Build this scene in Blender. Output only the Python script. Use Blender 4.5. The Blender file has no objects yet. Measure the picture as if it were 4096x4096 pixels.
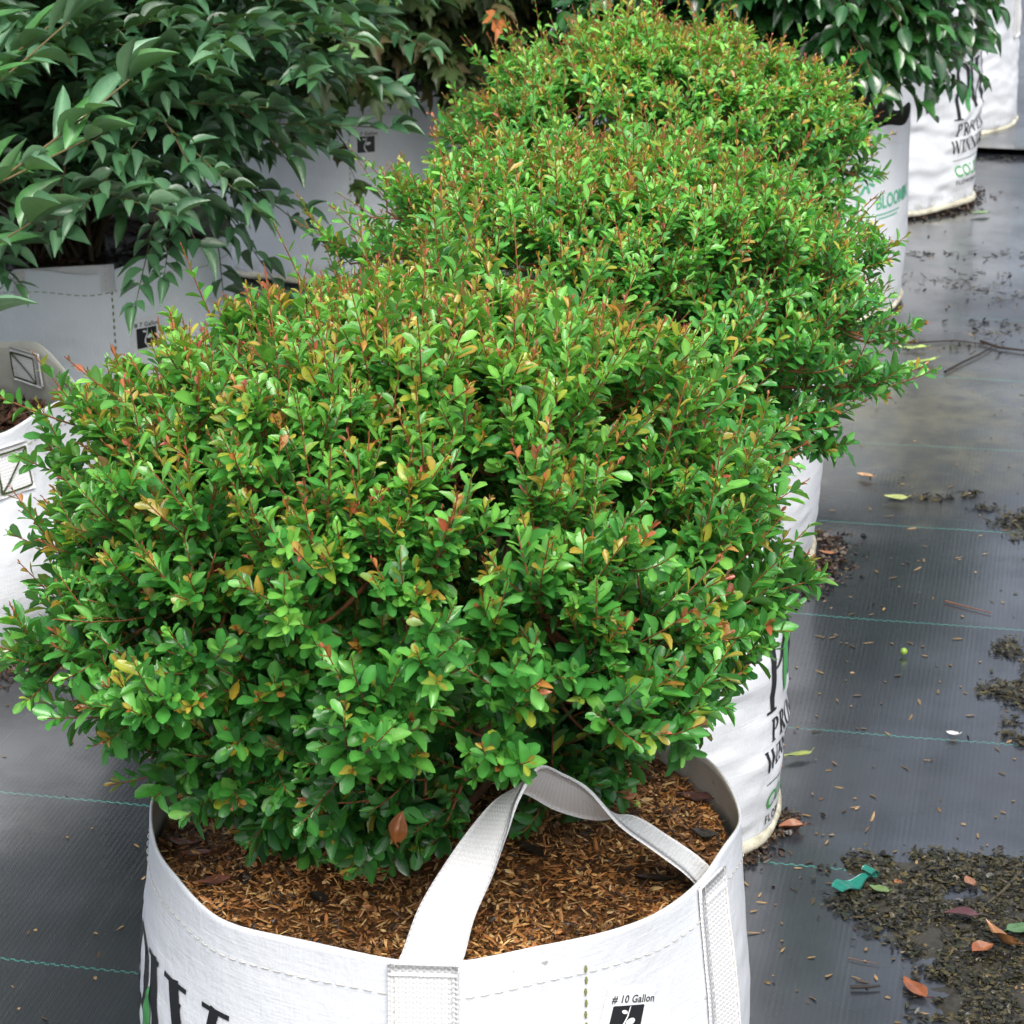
import bpy, math
import numpy as np
from mathutils import Matrix, Vector

R = math.radians
rng = np.random.default_rng(11)
scene = bpy.context.scene
col = scene.collection

# ---------------------------------------------------------------- camera, sky, sun, exposure
cam_d = bpy.data.cameras.new('camera')
cam = bpy.data.objects.new('camera', cam_d); col.objects.link(cam)
PITCH = R(20.352); CAM_H = 1.4; FPX = 2809.0
cam.location = (0, 0, CAM_H); cam.rotation_euler = (R(90) - PITCH, 0, 0)
cam_d.sensor_width = 36; cam_d.lens = FPX / 1024 * 36; cam_d.clip_end = 200; cam_d.clip_start = 0.05
cam_d.dof.use_dof = True; cam_d.dof.focus_distance = 2.35; cam_d.dof.aperture_fstop = 30
scene.camera = cam

SUN_EL, SUN_AZ = R(58), R(168)        # azimuth measured from +Y clockwise: behind the camera, a little right
world = bpy.data.worlds.new('World'); scene.world = world; world.use_nodes = True
wn = world.node_tree; wn.nodes.clear()
sky = wn.nodes.new('ShaderNodeTexSky'); sky.sky_type = 'NISHITA'; sky.sun_disc = False
sky.sun_elevation = SUN_EL; sky.sun_rotation = SUN_AZ; sky.air_density = 1.0; sky.dust_density = 6.0; sky.ozone_density = 1.0
hs = wn.nodes.new('ShaderNodeHueSaturation'); hs.inputs['Saturation'].default_value = 0.50
bg = wn.nodes.new('ShaderNodeBackground'); bg.inputs['Strength'].default_value = 0.15
wo = wn.nodes.new('ShaderNodeOutputWorld')
wn.links.new(sky.outputs[0], hs.inputs['Color']); wn.links.new(hs.outputs[0], bg.inputs['Color']); wn.links.new(bg.outputs[0], wo.inputs['Surface'])
sun_d = bpy.data.lights.new('sun', 'SUN'); sun_d.energy = 1.15; sun_d.angle = R(32); sun_d.color = (1.0, 0.97, 0.93)
sun = bpy.data.objects.new('sun', sun_d); col.objects.link(sun)
sdir = Vector((math.sin(SUN_AZ) * math.cos(SUN_EL), math.cos(SUN_AZ) * math.cos(SUN_EL), math.sin(SUN_EL)))
sun.rotation_euler = sdir.to_track_quat('Z', 'Y').to_euler(); sun.location = (0, -2, 5)
vs = scene.view_settings
scene.display_settings.display_device = 'sRGB'
vs.view_transform = 'Standard'; vs.look = 'None'; vs.gamma = 1; vs.use_curve_mapping = False; vs.exposure = 0.78
scene.render.engine = 'CYCLES'
scene.cycles.use_denoising = True
scene.cycles.max_bounces = 8; scene.cycles.transmission_bounces = 4; scene.cycles.transparent_max_bounces = 4

# ---------------------------------------------------------------- helpers
def props(o, label=None, cat=None, group=None, kind=None):
    if label: o['label'] = label
    if cat: o['category'] = cat
    if group: o['group'] = group
    if kind: o['kind'] = kind
    return o

def empty(name, loc, label, cat, group=None):
    o = bpy.data.objects.new(name, None); col.objects.link(o); o.location = loc; o.empty_display_size = 0.05
    return props(o, label, cat, group)

def mesh(name, V, F, mats, parent=None, C=None, smooth=True, MI=None, kind=None):
    """V (n,3) world coordinates, F (m,k) array or list of arrays / faces, C (n,3) colours."""
    V = np.asarray(V, dtype=np.float32)
    me = bpy.data.meshes.new(name)
    if isinstance(F, np.ndarray): F = [F]
    F = [np.asarray(f, dtype=np.int32) for f in F if len(f)]
    tot = np.concatenate([np.full(len(f), f.shape[1], np.int32) for f in F])
    flat = np.concatenate([f.ravel() for f in F])
    me.vertices.add(len(V)); me.loops.add(len(flat)); me.polygons.add(len(tot))
    if parent is not None:
        V = V - np.array(parent_loc(parent), dtype=np.float32)
    me.vertices.foreach_set('co', V.ravel())
    me.loops.foreach_set('vertex_index', flat)
    starts = np.concatenate([[0], np.cumsum(tot)[:-1]]).astype(np.int32)
    me.polygons.foreach_set('loop_start', starts)
    me.polygons.foreach_set('loop_total', tot)
    if MI is not None: me.polygons.foreach_set('material_index', np.asarray(MI, dtype=np.int32))
    me.polygons.foreach_set('use_smooth', np.full(len(tot), smooth, dtype=bool))
    if C is not None:
        a = me.color_attributes.new('Col', 'FLOAT_COLOR', 'POINT')
        c4 = np.ones((len(V), 4), np.float32); c4[:, :3] = C
        a.data.foreach_set('color', c4.ravel())
    me.update(); me.validate()
    for m in (mats if isinstance(mats, (list, tuple)) else [mats]): me.materials.append(m)
    o = bpy.data.objects.new(name, me); col.objects.link(o)
    if parent is not None: o.parent = parent
    if kind: o['kind'] = kind
    return o

def parent_loc(p):
    v = Vector((0, 0, 0))
    while p is not None:
        v = v + p.location; p = p.parent
    return v

def unit(a):
    return a / np.maximum(np.linalg.norm(a, axis=-1, keepdims=True), 1e-9)

def _h(ix, iy, iz, s):
    n = (ix.astype(np.int64) * 374761393 + iy.astype(np.int64) * 668265263 + iz.astype(np.int64) * 2147483647 + s * 974634777) & 0xffffffff
    n = ((n ^ (n >> 13)) * 1274126177) & 0xffffffff
    n = (n ^ (n >> 16)) & 0xffffffff
    return n / 4294967295.0 * 2 - 1

def vnoise(x, y, z, s=0):
    x, y, z = np.broadcast_arrays(np.asarray(x, float), np.asarray(y, float), np.asarray(z, float))
    ix, iy, iz = np.floor(x), np.floor(y), np.floor(z)
    fx, fy, fz = x - ix, y - iy, z - iz
    fx, fy, fz = [f * f * (3 - 2 * f) for f in (fx, fy, fz)]
    ix, iy, iz = ix.astype(int), iy.astype(int), iz.astype(int)
    r = 0
    for a in (0, 1):
        for b in (0, 1):
            for c in (0, 1):
                w = (fx if a else 1 - fx) * (fy if b else 1 - fy) * (fz if c else 1 - fz)
                r = r + w * _h(ix + a, iy + b, iz + c, s)
    return r

def tubes(P, rad, S=4):
    """P (M,K,3) polylines, rad (M,K) -> verts, quads."""
    M, K, _ = P.shape
    T = np.gradient(P, axis=1); T = unit(T)
    ref = np.where(np.abs(T[..., 2:3]) > 0.9, np.array([1.0, 0, 0]), np.array([0, 0, 1.0]))
    A = unit(np.cross(T, ref)); B = np.cross(T, A)
    th = np.arange(S) / S * 2 * np.pi
    V = P[:, :, None, :] + rad[:, :, None, None] * (np.cos(th)[None, None, :, None] * A[:, :, None, :] + np.sin(th)[None, None, :, None] * B[:, :, None, :])
    idx = np.arange(M * K * S).reshape(M, K, S)
    a = idx[:, :-1, :]; b = np.roll(a, -1, axis=2); d = idx[:, 1:, :]; c = np.roll(d, -1, axis=2)
    F = np.stack([a, b, c, d], -1).reshape(-1, 4)
    return V.reshape(-1, 3), F

def bez(a, b, c, n):
    t = np.linspace(0, 1, n)[None, :, None]
    return a[:, None] * (1 - t) ** 2 + 2 * b[:, None] * t * (1 - t) + c[:, None] * t * t

# ---------------------------------------------------------------- materials
def new_mat(name):
    m = bpy.data.materials.new(name); m.use_nodes = True
    nt = m.node_tree; nt.nodes.clear()
    return m, nt, nt.nodes, nt.links

def node(N, t, **k):
    n = N.new(t)
    for a, v in k.items(): setattr(n, a, v)
    return n

def mth(N, L, op, a, b=None, c=None):
    n = N.new('ShaderNodeMath'); n.operation = op
    for i, v in enumerate((a, b, c)):
        if v is None: continue
        if isinstance(v, (int, float)): n.inputs[i].default_value = v
        else: L.new(v, n.inputs[i])
    return n.outputs[0]

def mixc(N, L, f, a, b, mode='MIX'):
    n = N.new('ShaderNodeMix'); n.data_type = 'RGBA'; n.blend_type = mode
    for i, v in ((0, f), (6, a), (7, b)):
        if isinstance(v, (int, float)): n.inputs[i].default_value = v
        elif isinstance(v, tuple): n.inputs[i].default_value = v if len(v) == 4 else (*v, 1)
        else: L.new(v, n.inputs[i])
    return n.outputs[2]

def noise(N, L, vec, scale, detail=3, rough=0.5):
    n = N.new('ShaderNodeTexNoise'); n.inputs['Scale'].default_value = scale; n.inputs['Detail'].default_value = detail
    n.inputs['Roughness'].default_value = rough
    if vec is not None: L.new(vec, n.inputs['Vector'])
    return n.outputs['Fac']

def ramp(N, L, f, p0, p1, v0=0.0, v1=1.0):
    n = N.new('ShaderNodeMapRange'); n.clamp = True
    L.new(f, n.inputs[0])
    for i, v in enumerate((p0, p1, v0, v1)): n.inputs[i + 1].default_value = v
    return n.outputs[0]

def leaf_mat(name, rough=0.35, trans=0.28, coat=0.25, spec=0.5, tint=(0.75, 1.0, 0.25)):
    m, nt, N, L = new_mat(name)
    at = node(N, 'ShaderNodeAttribute', attribute_name='Col')
    tc = N.new('ShaderNodeTexCoord')
    geo = N.new('ShaderNodeNewGeometry')
    n1 = noise(N, L, geo.outputs['Position'], 160, 2)
    c = mixc(N, L, ramp(N, L, n1, 0.3, 0.75, 0, 0.30), at.outputs['Color'], (0.5, 0.5, 0.5), 'MULTIPLY')
    sp = noise(N, L, geo.outputs['Position'], 95, 2, 0.5)
    c = mixc(N, L, ramp(N, L, sp, 0.70, 0.76, 0, 0.55), c, (0.16, 0.10, 0.03))
    pale = mixc(N, L, 0.5, c, (0.12, 0.2, 0.10))
    cb = mixc(N, L, geo.outputs['Backfacing'], c, pale)
    p = N.new('ShaderNodeBsdfPrincipled'); L.new(cb, p.inputs['Base Color'])
    n2 = noise(N, L, geo.outputs['Position'], 35, 2)
    L.new(ramp(N, L, n2, 0.3, 0.7, rough - 0.12, rough + 0.12), p.inputs['Roughness'])
    p.inputs['Specular IOR Level'].default_value = spec
    p.inputs['Coat Weight'].default_value = coat; p.inputs['Coat Roughness'].default_value = 0.12
    bp = N.new('ShaderNodeBump'); bp.inputs['Strength'].default_value = 0.35; bp.inputs['Distance'].default_value = 0.001
    L.new(noise(N, L, geo.outputs['Position'], 260, 2), bp.inputs['Height']); L.new(bp.outputs[0], p.inputs['Normal'])
    tr = N.new('ShaderNodeBsdfTranslucent')
    L.new(mixc(N, L, 1.0, mixc(N, L, 0.3, c, (0.25, 0.5, 0.05)), (1.2, 1.3, 0.7), 'MULTIPLY'), tr.inputs['Color'])
    mx = N.new('ShaderNodeMixShader'); mx.inputs[0].default_value = trans
    L.new(p.outputs[0], mx.inputs[1]); L.new(tr.outputs[0], mx.inputs[2])
    o = N.new('ShaderNodeOutputMaterial'); L.new(mx.outputs[0], o.inputs['Surface'])
    return m

def col_mat(name, rough=0.7, coat=0.0, scale=120, var=0.35, bump=0.4, spec=0.4):
    """matte matter whose own colour comes from the Col attribute, broken up by grain"""
    m, nt, N, L = new_mat(name)
    at = node(N, 'ShaderNodeAttribute', attribute_name='Col')
    geo = N.new('ShaderNodeNewGeometry')
    n1 = noise(N, L, geo.outputs['Position'], scale, 4, 0.6)
    c = mixc(N, L, ramp(N, L, n1, 0.25, 0.75, 0, var), at.outputs['Color'], (0.35, 0.32, 0.3), 'MULTIPLY')
    p = N.new('ShaderNodeBsdfPrincipled'); L.new(c, p.inputs['Base Color'])
    p.inputs['Roughness'].default_value = rough; p.inputs['Coat Weight'].default_value = coat; p.inputs['Coat Roughness'].default_value = 0.15
    p.inputs['Specular IOR Level'].default_value = spec
    bp = N.new('ShaderNodeBump'); bp.inputs['Strength'].default_value = bump; bp.inputs['Distance'].default_value = 0.002
    L.new(n1, bp.inputs['Height']); L.new(bp.outputs[0], p.inputs['Normal'])
    o = N.new('ShaderNodeOutputMaterial'); L.new(p.outputs[0], o.inputs['Surface'])
    return m

def flat_mat(name, c, rough=0.6, bump=0.15, scale=300, coat=0.0):
    m, nt, N, L = new_mat(name)
    geo = N.new('ShaderNodeNewGeometry')
    n1 = noise(N, L, geo.outputs['Position'], scale, 3)
    cc = mixc(N, L, ramp(N, L, n1, 0.3, 0.7, 0, 0.25), (*c, 1), tuple(x * 0.7 for x in c))
    p = N.new('ShaderNodeBsdfPrincipled'); L.new(cc, p.inputs['Base Color']); p.inputs['Roughness'].default_value = rough
    p.inputs['Coat Weight'].default_value = coat
    bp = N.new('ShaderNodeBump'); bp.inputs['Strength'].default_value = bump; bp.inputs['Distance'].default_value = 0.001
    L.new(n1, bp.inputs['Height']); L.new(bp.outputs[0], p.inputs['Normal'])
    o = N.new('ShaderNodeOutputMaterial'); L.new(p.outputs[0], o.inputs['Surface'])
    return m

def fabric_mat(name, base, grime=(0.34, 0.33, 0.27), gamt=0.35, weave=900, rough=0.5, low=None):
    m, nt, N, L = new_mat(name)
    tc = N.new('ShaderNodeTexCoord'); ob = tc.outputs['Object']
    sep = N.new('ShaderNodeSeparateXYZ'); L.new(ob, sep.inputs[0])
    # stretched noise = the woven tapes, mostly vertical threads
    mp = N.new('ShaderNodeMapping'); L.new(ob, mp.inputs[0]); mp.inputs['Scale'].default_value = (420, 420, 12)
    thr = noise(N, L, mp.outputs[0], 1.0, 2)
    mp2 = N.new('ShaderNodeMapping'); L.new(ob, mp2.inputs[0]); mp2.inputs['Scale'].default_value = (14, 14, 500)
    thr2 = noise(N, L, mp2.outputs[0], 1.0, 2)
    big = noise(N, L, ob, 7, 5, 0.6)
    spot = noise(N, L, ob, 90, 2, 0.4)
    c = mixc(N, L, ramp(N, L, thr, 0.35, 0.7, 0, 0.10), (*base, 1), tuple(x * 0.82 for x in base))
    c = mixc(N, L, ramp(N, L, big, 0.5, 0.8, 0, gamt), c, grime)
    c = mixc(N, L, ramp(N, L, spot, 0.76, 0.80, 0, 0.6), c, (0.16, 0.14, 0.10))
    # soil splash near the foot of the bag
    foot = ramp(N, L, sep.outputs['Z'], 0.0, 0.045, 0.75, 0.0)
    fn = ramp(N, L, noise(N, L, ob, 40, 4, 0.7), 0.42, 0.62, 0, 1)
    c = mixc(N, L, mth(N, L, 'MULTIPLY', foot, fn), c, (0.13, 0.11, 0.06))
    p = N.new('ShaderNodeBsdfPrincipled'); L.new(c, p.inputs['Base Color']); p.inputs['Roughness'].default_value = rough
    p.inputs['Specular IOR Level'].default_value = 0.4
    hsum = mth(N, L, 'ADD', mth(N, L, 'MULTIPLY', thr, 0.5), mth(N, L, 'MULTIPLY', thr2, 0.5))
    hsum = mth(N, L, 'ADD', hsum, mth(N, L, 'MULTIPLY', noise(N, L, ob, 60, 4, 0.6), 2.2))
    bp = N.new('ShaderNodeBump'); bp.inputs['Strength'].default_value = 0.5; bp.inputs['Distance'].default_value = 0.0012
    L.new(hsum, bp.inputs['Height']); L.new(bp.outputs[0], p.inputs['Normal'])
    o = N.new('ShaderNodeOutputMaterial'); L.new(p.outputs[0], o.inputs['Surface'])
    return m

def webbing_mat():
    m, nt, N, L = new_mat('webbing')
    uv = node(N, 'ShaderNodeAttribute', attribute_name='Col')     # r: across in m*20, g: along in m
    sep = N.new('ShaderNodeSeparateXYZ'); L.new(uv.outputs['Vector'], sep.inputs[0])
    a = mth(N, L, 'SINE', mth(N, L, 'MULTIPLY', sep.outputs['X'], 2 * math.pi * 9))
    b = mth(N, L, 'SINE', mth(N, L, 'ADD', mth(N, L, 'MULTIPLY', sep.outputs['Y'], 2 * math.pi * 240), mth(N, L, 'MULTIPLY', a, 1.2)))
    h = mth(N, L, 'ADD', mth(N, L, 'MULTIPLY', mth(N, L, 'ABSOLUTE', a), 0.8), mth(N, L, 'MULTIPLY', b, 0.5))
    c = mixc(N, L, ramp(N, L, h, -0.4, 0.5, 0, 1), (0.64, 0.64, 0.63), (0.74, 0.75, 0.76))
    p = N.new('ShaderNodeBsdfPrincipled'); L.new(c, p.inputs['Base Color']); p.inputs['Roughness'].default_value = 0.7
    bp = N.new('ShaderNodeBump'); bp.inputs['Strength'].default_value = 0.45; bp.inputs['Distance'].default_value = 0.0009
    L.new(h, bp.inputs['Height']); L.new(bp.outputs[0], p.inputs['Normal'])
    o = N.new('ShaderNodeOutputMaterial'); L.new(p.outputs[0], o.inputs['Surface'])
    return m

M_box = leaf_mat('holly_leaf', 0.34, 0.36, 0.28)
M_will = leaf_mat('dull_leaf', 0.42, 0.16, 0.30, 0.5)
M_gloss = leaf_mat('glossy_leaf', 0.26, 0.12, 0.5, 0.6)
M_maple = leaf_mat('lobed_leaf', 0.5, 0.15, 0.05, 0.3)
M_bark = col_mat('bark', 0.75, 0.0, 200, 0.5)
M_chip = col_mat('rice_hull', 0.5, 0.15, 300, 0.4)
M_debris = col_mat('wet_debris', 0.45, 0.16, 200, 0.45, 0.6, 0.4)
M_mud = col_mat('wet_mud', 0.22, 0.5, 120, 0.6, 1.0, 0.5)
M_dry = col_mat('dead_leaf', 0.42, 0.25, 150, 0.45, 0.5, 0.5)
M_soil = col_mat('soil', 0.8, 0.0, 80, 0.7, 1.0)
M_fab = fabric_mat('white_woven_fabric', (0.64, 0.67, 0.705), gamt=0.22)
M_fab_old = fabric_mat('grey_white_fabric', (0.78, 0.83, 0.88), gamt=0.22, grime=(0.36, 0.38, 0.37))
M_fab_in = fabric_mat('fabric_inside', (0.64, 0.62, 0.58), gamt=0.4)
M_fab_moss = fabric_mat('mossy_fabric_inside', (0.56, 0.56, 0.50), gamt=0.6, grime=(0.10, 0.14, 0.04))
M_pipe = fabric_mat('cream_piping', (0.62, 0.60, 0.48), gamt=0.8, grime=(0.2, 0.18, 0.10))
M_web = webbing_mat()
M_thread = flat_mat('tan_thread', (0.60, 0.58, 0.52), 0.8)
M_oliv = flat_mat('olive_thread', (0.20, 0.21, 0.06), 0.8)
M_green_thread = flat_mat('dark_green_thread', (0.04, 0.06, 0.015), 0.8)
M_black = flat_mat('black_print', (0.012, 0.013, 0.015), 0.45)
M_lime = flat_mat('green_print', (0.07, 0.32, 0.09), 0.5)
M_mint = flat_mat('mint_print', (0.10, 0.42, 0.25), 0.5)
M_label = flat_mat('white_label', (0.80, 0.82, 0.84), 0.35)
M_inkgrey = flat_mat('grey_print', (0.05, 0.055, 0.06), 0.5)

# ---------------------------------------------------------------- ground cloth
GA = math.atan(0.2)
GV = np.array([math.sin(GA), math.cos(GA)])      # across the weft lines, away from the camera
GU = np.array([math.cos(GA), -math.sin(GA)])     # along the lines

def ground_h(x, y):
    return 0.0035 * vnoise(x * 2.3, y * 2.9, 0.3, 5) + 0.0012 * vnoise(x * 9, y * 14, 0.3, 6)

def cloth_mat(name, tint, silt):
    m, nt, N, L = new_mat(name)
    tc = N.new('ShaderNodeTexCoord'); ob = tc.outputs['Object']
    sep = N.new('ShaderNodeSeparateXYZ'); L.new(ob, sep.inputs[0])
    u, v = sep.outputs['X'], sep.outputs['Y']
    P = 0.0030
    wu = mth(N, L, 'SINE', mth(N, L, 'MULTIPLY', u, 2 * math.pi / P))
    wv = mth(N, L, 'SINE', mth(N, L, 'MULTIPLY', v, 2 * math.pi / (P * 1.5)))
    w = mth(N, L, 'MULTIPLY', wu, wv)
    wa = mth(N, L, 'ADD', mth(N, L, 'MULTIPLY', w, 0.7), mth(N, L, 'MULTIPLY', mth(N, L, 'SINE', mth(N, L, 'MULTIPLY', u, math.pi / P)), 0.35))
    n1 = noise(N, L, ob, 1.6, 4, 0.55)
    n2 = noise(N, L, ob, 9, 4, 0.6)
    mpp = N.new('ShaderNodeMapping'); L.new(ob, mpp.inputs[0]); mpp.inputs['Scale'].default_value = (55, 2.5, 1)
    n3 = noise(N, L, mpp.outputs[0], 1, 2)
    c = mixc(N, L, ramp(N, L, wa, -0.4, 0.9), tuple(x * 0.75 for x in tint), tuple(x * 1.2 for x in tint))
    c = mixc(N, L, ramp(N, L, n2, 0.45, 0.75, 0, 0.35), c, tuple(x * 2.0 for x in tint))
    # glint of the weave crossings painted as pale specks in the colour
    gl = mth(N, L, 'MULTIPLY', ramp(N, L, wa, 0.72, 0.95), ramp(N, L, n3, 0.45, 0.7))
    c = mixc(N, L, mth(N, L, 'MULTIPLY', gl, 0.55), c, (0.33, 0.35, 0.37))
    # sky sheen painted into the colour as paler grey rightwards, patchy, none at the left
    sheen = mth(N, L, 'MULTIPLY', ramp(N, L, mth(N, L, 'ADD', u, mth(N, L, 'MULTIPLY', n1, 0.5)), -0.1, 0.75), ramp(N, L, n2, 0.3, 0.65, 0.55, 1.0))
    c = mixc(N, L, mth(N, L, 'MULTIPLY', sheen, 0.7), c, (0.062, 0.068, 0.080))
    # silt patches, dried from old puddles
    sp = N.new('ShaderNodeVectorMath'); sp.operation = 'DISTANCE'; L.new(ob, sp.inputs[0]); sp.inputs[1].default_value = silt
    near = ramp(N, L, mth(N, L, 'ADD', sp.outputs['Value'], mth(N, L, 'MULTIPLY', n2, 0.9)), 0.55, 0.95, 1, 0)
    sil = mth(N, L, 'MULTIPLY', near, ramp(N, L, noise(N, L, ob, 22, 5, 0.65), 0.35, 0.6, 0.25, 0.8))
    c = mixc(N, L, sil, c, (0.13, 0.125, 0.085))
    # teal marker line every 0.35 m, woven two threads wide
    ln = mth(N, L, 'FRACT', mth(N, L, 'ADD', mth(N, L, 'DIVIDE', v, LINE_S), LINE_O))
    zig = mth(N, L, 'MULTIPLY', mth(N, L, 'SIGN', mth(N, L, 'SINE', mth(N, L, 'MULTIPLY', u, 2 * math.pi / 0.0105))), 0.0033)
    dd = mth(N, L, 'ABSOLUTE', mth(N, L, 'ADD', mth(N, L, 'SUBTRACT', ln, 0.5), zig))
    on = mth(N, L, 'LESS_THAN', dd, 0.0026)
    c = mixc(N, L, mth(N, L, 'MULTIPLY', on, ramp(N, L, n2, 0.3, 0.6, 0.6, 0.95)), c, (0.05, 0.26, 0.22))
    p = N.new('ShaderNodeBsdfPrincipled'); L.new(c, p.inputs['Base Color'])
    p.inputs['Specular IOR Level'].default_value = 1.0
    L.new(ramp(N, L, n1, 0.38, 0.62, 0.16, 0.36), p.inputs['Roughness'])
    wet = mth(N, L, 'MULTIPLY', ramp(N, L, n1, 0.60, 0.35, 0.45, 1.0), ramp(N, L, n2, 0.35, 0.55, 0.5, 1))
    L.new(wet, p.inputs['Coat Weight']); p.inputs['Coat Roughness'].default_value = 0.16; p.inputs['Coat IOR'].default_value = 1.7
    hh = mth(N, L, 'ADD', mth(N, L, 'MULTIPLY', wa, 0.22), mth(N, L, 'MULTIPLY', n2, 2.5))
    bp = N.new('ShaderNodeBump'); bp.inputs['Strength'].default_value = 0.32; bp.inputs['Distance'].default_value = 0.0014
    L.new(hh, bp.inputs['Height']); L.new(bp.outputs[0], p.inputs['Normal'])
    o = N.new('ShaderNodeOutputMaterial'); L.new(p.outputs[0], o.inputs['Surface'])
    return m

LINE_S = 0.3537
LINE_O = 0.5 - (2.6935 / LINE_S % 1)          # a line passes through v = 2.6935
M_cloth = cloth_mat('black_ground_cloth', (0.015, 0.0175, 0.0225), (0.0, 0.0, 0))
def uv_of(x, y): return np.array([x * GU[0] + y * GU[1], x * GV[0] + y * GV[1]])
su = uv_of(0.60, 4.25)
for n in M_cloth.node_tree.nodes:
    if n.bl_idname == 'ShaderNodeVectorMath' and n.operation == 'DISTANCE': n.inputs[1].default_value = (su[0], su[1], 0)

def cloth(name, u0, u1, v0, v1, nu, nv, z, edge=0.0):
    uu = np.linspace(u0, u1, nu); vv = np.linspace(v0, v1, nv)
    U, Vv = np.meshgrid(uu, vv)
    X = U * GU[0] + Vv * GV[0]; Y = U * GU[1] + Vv * GV[1]
    Z = ground_h(X, Y) + z
    if edge:
        Z = Z + edge * np.exp(-((Vv - v0) / 0.03) ** 2) * (0.6 + 0.4 * vnoise(U * 4, 0, 0, 3))
    V = np.stack([U, Vv, Z], -1).reshape(-1, 3)
    i = np.arange(nu * nv).reshape(nv, nu)
    F = np.stack([i[:-1, :-1], i[:-1, 1:], i[1:, 1:], i[1:, :-1]], -1).reshape(-1, 4)
    o = mesh(name, V, F, M_cloth)
    o.rotation_euler = (0, 0, -GA)
    return props(o, kind='structure')

SEAM_V = 6.10
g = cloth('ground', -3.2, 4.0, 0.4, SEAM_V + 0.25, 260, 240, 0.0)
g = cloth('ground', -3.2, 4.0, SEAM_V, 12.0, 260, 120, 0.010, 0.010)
# coarse sheet out to the horizon
cs = np.array([[-150, -150, -0.03], [150, -150, -0.03], [150, 150, -0.03], [-150, 150, -0.03]], float)
g = mesh('ground', cs, np.array([[0, 1, 2, 3]]), flat_mat('distant_cloth', (0.03, 0.032, 0.036), 0.5)); g['kind'] = 'structure'

# ---------------------------------------------------------------- bags
def bag_surface(r, h, seed, wr, lean=(0, 0), rimwob=0.004, bulge=0.012, tilt=0.0):
    """returns f(phi, z, off) -> local xyz of the outer skin; phi 0 faces -Y, grows towards +X"""
    def rimz(phi):
        return h + rimwob * vnoise(np.cos(phi) * 3, np.sin(phi) * 3, 1.0, seed) * 2
    def f(phi, z, off=0.0):
        phi, z = np.broadcast_arrays(np.asarray(phi, float), np.asarray(z, float))
        t = np.clip(z / h, 0, 1)
        cx, cy = np.cos(phi) * r, np.sin(phi) * r
        R0 = r + bulge * np.sin(np.pi * np.clip(t, 0, 1)) ** 1 * (1.1 - t) * 1.6
        R0 = R0 - 0.018 * np.clip(1 - z / 0.02, 0, 1) ** 2
        # creases, mostly lying along the circumference and warped
        w = vnoise(phi * 1.3 + 7, z * 6, 0, seed + 3) * 0.035
        k = vnoise(phi * 2.2, (z + w) * 46, 0.5, seed) * (0.55 + 0.45 * vnoise(phi * 1.7, z * 9, 3, seed + 9))
        k2 = vnoise(phi * 7 + z * 20, (z - phi * 0.03 + w) * 70, 2.5, seed + 1)
        k3 = vnoise(cx * 9, cy * 9, z * 5, seed + 2)
        am = np.clip((h - z) / 0.10, 0.15, 1)
        R0 = R0 + wr * (0.9 * k + 0.45 * k2) * am + (0.004 + wr * 1.6) * k3
        R0 = R0 + off
        s = tilt * (z / h)
        return np.stack([np.sin(phi) * R0 + lean[0] * z, -np.cos(phi) * R0 + lean[1] * z, z], -1)
    return f, rimz

def ribbon_from(Lp, Rp, th, mat, name, parent, sub=8, xw=1.0):
    """closed strap from left/right edge control points (K,3): Catmull-Rom smoothed, with thickness"""
    def cr(P):
        P = np.asarray(P, float); Q = np.vstack([2 * P[0] - P[1], P, 2 * P[-1] - P[-2]]); out = []
        for i in range(len(P) - 1):
            p0, p1, p2, p3 = Q[i:i + 4]
            for t in np.arange(sub) / sub:
                out.append(0.5 * ((2 * p1) + (-p0 + p2) * t + (2 * p0 - 5 * p1 + 4 * p2 - p3) * t * t + (-p0 + 3 * p1 - 3 * p2 + p3) * t ** 3))
        out.append(P[-1]); return np.array(out)
    A, B = cr(Lp), cr(Rp); n = len(A); K = 7
    f = np.linspace(0, 1, K)
    S = A[:, None] * (1 - f)[None, :, None] + B[:, None] * f[None, :, None]
    nv = np.cross(np.gradient(S, axis=0), (B - A)[:, None, :].repeat(K, 1)); nv = unit(nv)
    al = np.concatenate([[0], np.cumsum(np.linalg.norm(np.diff((A + B) / 2, axis=0), axis=1))])
    ac = (f - 0.5)[None, :] * np.linalg.norm(B - A, axis=1)[:, None].mean() * 20 * xw
    V = np.concatenate([(S + nv * th / 2).reshape(-1, 3), (S - nv * th / 2).reshape(-1, 3)])
    C = np.stack([np.broadcast_to(ac, (n, K)), np.broadcast_to(al[:, None], (n, K)), np.zeros((n, K))], -1).reshape(-1, 3)
    C = np.concatenate([C, C])
    i = np.arange(n * K).reshape(n, K); j = i + n * K
    F = [np.stack([i[:-1, :-1], i[:-1, 1:], i[1:, 1:], i[1:, :-1]], -1).reshape(-1, 4)[:, ::-1],
         np.stack([j[:-1, :-1], j[:-1, 1:], j[1:, 1:], j[1:, :-1]], -1).reshape(-1, 4),
         np.stack([i[:-1, 0], i[1:, 0], j[1:, 0], j[:-1, 0]], -1), np.stack([i[:-1, -1], j[:-1, -1], j[1:, -1], i[1:, -1]], -1),
         np.stack([i[0, :-1], j[0, :-1], j[0, 1:], i[0, 1:]], -1), np.stack([i[-1, :-1], i[-1, 1:], j[-1, 1:], j[-1, :-1]], -1)]
    return mesh(name, V, F, mat, parent, C)

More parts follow.
